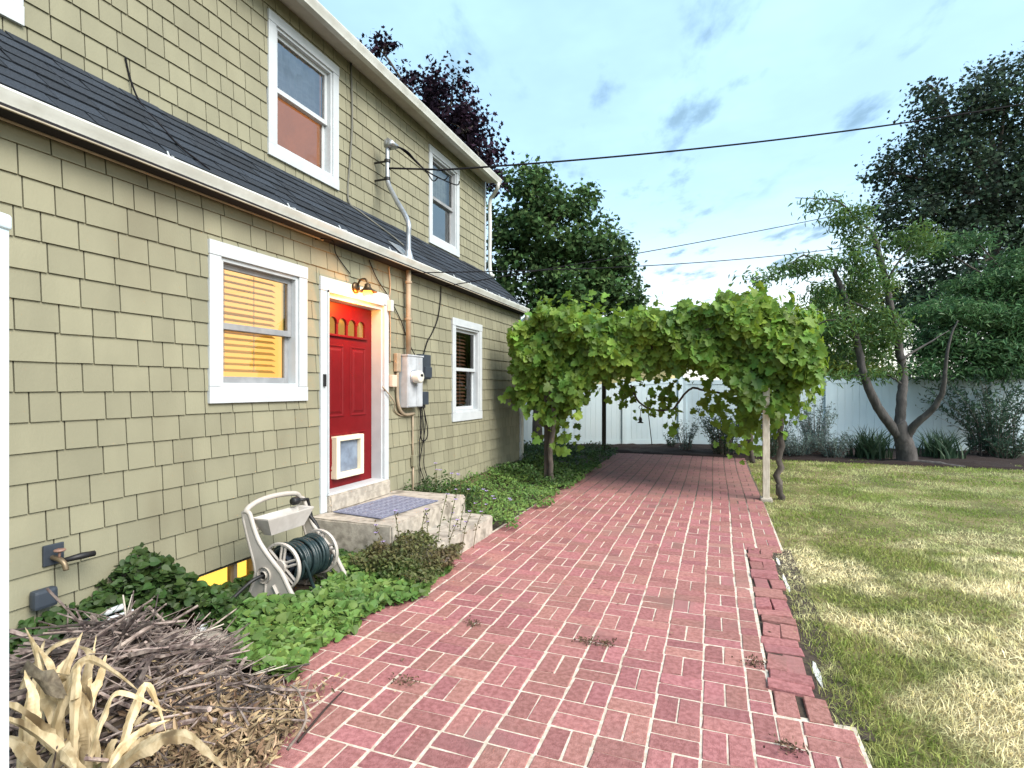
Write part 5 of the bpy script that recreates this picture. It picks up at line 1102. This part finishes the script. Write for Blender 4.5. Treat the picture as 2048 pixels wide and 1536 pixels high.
tag(leaves('leaf_litter', np.stack([X, Y, Z], 1), rng.normal(size=(len(X), 3)) * 1.1 + np.array([0, -.2, .8]), .05 * rng.uniform(.3, 1.4, len(X)), LEAF_LONG, M['litter']), 'crumbled dry leaves at the edge of the brick path', 'leaf litter', kind='stuff')
# separate sticks one can pick out
for i, (pts, r_, m_, lab) in enumerate((
    ([at(1380 / 4.452 - 10, 1420, 2.35), at(345, 1322, 2.75), at(395, 1272, 2.95), at(448, 1248, 3.05)], .008, 'pale', 'long pale forked stick crossing the twig heap toward the hose'),
    ([at(255, 1285, 2.8), at(252, 1235, 2.85), at(246, 1190, 2.9)], .008, 'pale', 'pale crooked stick standing upright behind the twig heap'),
    ([at(205, 1275, 2.7), at(240, 1250, 2.8), at(278, 1242, 2.85)], .008, 'pale', 'short white stick lying beside the plastic pipes'),
    ([at(225, 1345, 2.5), at(258, 1290, 2.65), at(280, 1262, 2.75)], .008, 'grey', 'straight grey stick leaning up the middle of the heap'),
    ([at(250, 1340, 2.5), at(310, 1298, 2.7), at(365, 1262, 2.85)], .009, 'grey', 'thick grey stick slanting across the heap top'),
    ([G(596, 1490), G(650, 1425), G(688, 1385)], .007, 'dark', 'dark thin branch lying on the bricks near the litter'),
    ([at(575, 1500, 2.3), at(612, 1440, 2.35), at(598, 1385, 2.45), at(580, 1370, 2.5)], .007, 'grey', 'bent brown branch arching over the path edge'),
    ([at(410, 1355, 2.8), at(500, 1350, 2.85), at(575, 1330, 2.95)], .006, 'pale', 'thin white stalk lying across the violets'),
    ([at(200, 1440, 2.3), at(250, 1475, 2.25), at(300, 1505, 2.2)], .010, 'grey', 'stout grey stick pointing toward the camera in the heap'))):
    mm = {'pale': mat('pale_stick', (.50, .45, .38), (.36, .31, .26), nscale=30, rough=.85), 'grey': mat('grey_stick', (.25, .20, .17), (.15, .12, .10), nscale=30, rough=.9), 'dark': mat('dark_stick', (.035, .022, .018), rough=.8)}[m_]
    pts = [(p[0], p[1], max(p[2], .015)) for p in pts]; P = smooth_path(pts, 5); b = MB(); b.tube(P, [r_ * (1 - .55 * k / (len(P) - 1)) for k in range(len(P))], 7)
    s0 = P[len(P) // 2]; e = s0 + (P[-1] - P[0]).normalized() * .09 + Vector((.03, .02, .03)); b.tube([s0, e], [r_ * .6, r_ * .25], 5)
    tag(b.build('stick', mm, None, True), lab, 'stick', 'sticks in the brush heap')
# dry strap-leaved plant: every leaf its own part
dp = empty('dry_plant', (-2.83, 1.52, 0), 'withered plant with long curling straw coloured strap leaves', 'plant')
def strap(pts, w, fold=.25, twist=0.0):
    P = smooth_path(pts, 9); n = len(P); V = []; F = []; side = None; jj = random.Random(int(w * 1e5) + n)
    for i, p in enumerate(P):
        t = (P[min(i + 1, n - 1)] - P[max(i - 1, 0)]).normalized(); s = t.cross(Vector((.25, -.9, .35)))
        if s.length < .05: s = t.orthogonal()
        s.normalize(); u = t.cross(s)
        a = twist * i / n; s2 = s * math.cos(a) + u * math.sin(a); u2 = u * math.cos(a) - s * math.sin(a)
        k = i / (n - 1); ww = w * 1.4 * min(1, .4 + 2.2 * k) * (1 - k) ** .65 * (1 + jj.gauss(0, .10)) if k < 1 else .001; ww = max(ww, .0015)
        V += [p - s2 * ww + u2 * ww * fold, p, p + s2 * ww * (.8 + .2 * math.sin(i * .7)) + u2 * ww * fold]
    for i in range(n - 1):
        for k in (0, 1): a = 3 * i + k; F.append((a, a + 1, a + 4, a + 3))
    return mesh('leaf', V, F, M['straw'], dp, False)
sp = random.Random(17)
A = lambda x, y, z: at(x, y, z)
for (pts, w) in (([(120, 1560, 2.15), (160, 1440, 2.2), (195, 1370, 2.25), (213, 1310, 2.3)], .026), ([(150, 1536, 2.15), (170, 1420, 2.2), (178, 1340, 2.3), (192, 1270, 2.4)], .024), ([(100, 1536, 2.15), (118, 1400, 2.25), (140, 1320, 2.3), (165, 1265, 2.35)], .022),
                 ([(130, 1560, 2.1), (150, 1480, 2.15), (175, 1400, 2.2), (150, 1360, 2.2), (100, 1345, 2.15)], .03), ([(60, 1500, 2.15), (80, 1390, 2.2), (72, 1310, 2.25), (50, 1255, 2.3)], .024), ([(140, 1536, 2.1), (90, 1470, 2.05), (40, 1425, 2.0), (-20, 1400, 2.0)], .034),
                 ([(170, 1560, 2.05), (110, 1500, 2.0), (50, 1455, 1.98), (-20, 1430, 1.95)], .032), ([(120, 1550, 2.1), (110, 1450, 2.15), (80, 1350, 2.25), (90, 1280, 2.35)], .024), ([(160, 1560, 2.15), (178, 1480, 2.15), (160, 1410, 2.15), (145, 1400, 2.1)], .036), ([(190, 1560, 2.1), (260, 1500, 2.12), (330, 1470, 2.15), (380, 1460, 2.2)], .022),
                 ([(200, 1570, 2.05), (280, 1500, 2.05), (350, 1472, 2.1), (400, 1490, 2.15), (450, 1540, 2.15)], .03), ([(210, 1560, 2.05), (240, 1500, 2.1), (290, 1460, 2.15), (340, 1440, 2.2)], .02), ([(80, 1560, 2.05), (120, 1500, 2.0), (150, 1540, 1.95)], .034), ([(60, 1420, 2.2), (95, 1380, 2.25), (120, 1340, 2.3), (150, 1300, 2.35)], .02),
                 ([(40, 1380, 2.3), (60, 1340, 2.35), (110, 1290, 2.4), (160, 1275, 2.45)], .022), ([(130, 1500, 2.2), (115, 1420, 2.2), (105, 1340, 2.25), (75, 1290, 2.3)], .022), ([(30, 1560, 2.1), (60, 1480, 2.1), (70, 1400, 2.1), (50, 1340, 2.15)], .028), ([(110, 1440, 2.2), (160, 1390, 2.25), (180, 1310, 2.3), (150, 1290, 2.35)], .018), ([(100, 1560, 2.1), (60, 1520, 2.05), (30, 1480, 2.05), (-10, 1470, 2.05)], .026), ([(210, 1560, 2.1), (218, 1500, 2.1), (235, 1480, 2.1)], .03)):
    strap([A(*p) for p in pts], w, sp.uniform(.2, .55), sp.uniform(-1.6, 1.6))
for i in range(9):
    x0_, y0_ = sp.uniform(20, 260), sp.uniform(1480, 1580); z_ = sp.uniform(2.0, 2.35); dx = sp.gauss(0, 70); hy = sp.uniform(120, 280)
    strap([A(x0_, y0_, z_), A(x0_ + dx * .3, y0_ - hy * .5, z_ + .03), A(x0_ + dx * .7, y0_ - hy * .85, z_ + .08), A(x0_ + dx * 1.5 + sp.gauss(0, 35), max(1290, y0_ - hy * sp.uniform(.3, .9)), z_ + .10)], sp.uniform(.012, .026), sp.uniform(.2, .55), sp.uniform(-1.6, 1.6))
# broad brown withered leaf and a green stalk in the dry plant
V = [A(60 + x_, 1330 + y_, 2.15 + z_) for x_, y_, z_ in ((-5, -10, .03), (25, 12, 0), (48, 8, -.02), (60, 25, .03), (72, 55, .0), (78, 68, .02), (52, 66, -.02), (30, 58, .02), (18, 40, .03), (2, 22, .04), (-20, 15, .05))]
mesh('leaf', V + [A(95, 1365, 2.12)], [(i, (i + 1) % 11, 11) for i in range(11)], mat('brown_leaf', (.11, .09, .065), (.2, .17, .12), nscale=40, rough=.9), dp, True)
MB().tube(smooth_path([A(200, 1570, 2.2), A(172, 1480, 2.2), A(160, 1420, 2.2)], 4), [.032, .03, .03, .028, .028, .026, .024, .022, .018], 9).build('stalk', mat('green_stalk', (.13, .15, .06), (.2, .2, .09), nscale=20, rough=.6), dp, True)

# ================================================================== LAWN GRASS
M['grass'] = mat('grass_blade', (.20, .255, .055), (.36, .37, .125), nscale=9, rough=.6, rnd=.6, hue=.012, transl=.25, c3=(.90, .80, .50), n3=1.0, t3=(.44, .60), spec=.2)
P = []; Hh = []; Wd = []
for (z0, z1, dens, h_, w_) in ((1.2, 3.2, 8200, .05, .0052), (3.2, 5.5, 5200, .048, .007), (5.5, 9, 2300, .042, .009), (9, 16, 1000, .045, .014)):
    A_ = (14 - .5) * (16 - .5); n = int(dens * A_ * .5)
    X = rng.uniform(.5, 9, n); Y = rng.uniform(.6, 15.5, n); zc_ = -X * CAM_S + Y * CAM_C
    k = (zc_ > z0) & (zc_ <= z1) & (X < .42 * Y + 1.6) & (Y < 14.35 + .06 * np.sin(X * 4) + .22 * np.maximum(0, X - 3.5))
    edge_x = np.where((Y > 2.95) & (Y < 6.0), .54, .625) + .025 * np.sin(Y * 2.3) + .02 * np.sin(Y * 7.1)
    k &= (X > edge_x) | ((X > edge_x - .06) & (rng.uniform(size=n) < .35)); X, Y = X[k], Y[k]; n = len(X)
    th = rng.uniform(.7, 1.0, n) * (1 + .25 * np.sin(X * 2.1) * np.cos(Y * 1.7))
    P.append(np.stack([X, Y, np.full(n, -.02)], 1)); Hh.append(h_ * th * rng.uniform(.6, 1.35, n)); Wd.append(w_ * rng.uniform(.7, 1.3, n))
P = np.concatenate(P); Hh = np.concatenate(Hh); Wd = np.concatenate(Wd); n = len(P)
ln = rng.normal(size=(n, 2)) * .034 + np.stack([.012 * np.sin(P[:, 1] * 2.2 + P[:, 0]), .012 * np.cos(P[:, 0] * 2.7)], 1)
tint_by_y(M['grass'], 5.6, 8.4, (.19, .29, .055), .7)
go = blades('grass', P, Hh, Wd, ln, M['grass'], None, 2); tag(go, 'short patchy lawn grass, green with dry straw coloured patches', 'grass', kind='stuff')
print('GRASS', n)

# stray dry leaf bits blown over the path and lawn
n = 150; X = rng.uniform(-2.1, 3.2, n); Y = rng.uniform(1.9, 11, n); k = (X < .45) | (X > .7); X, Y = X[k], Y[k]
tag(leaves('stray_leaves', np.stack([X, Y, np.full(len(X), .012) + .02 * (X > .6)], 1), rng.normal(size=(len(X), 3)) * .4 + np.array([0, 0, 1]), .022 * rng.uniform(.4, 1.4, len(X)), LEAF_HEART, M['litter']), 'tiny dry leaf bits scattered over path and lawn', 'leaf litter', kind='stuff')
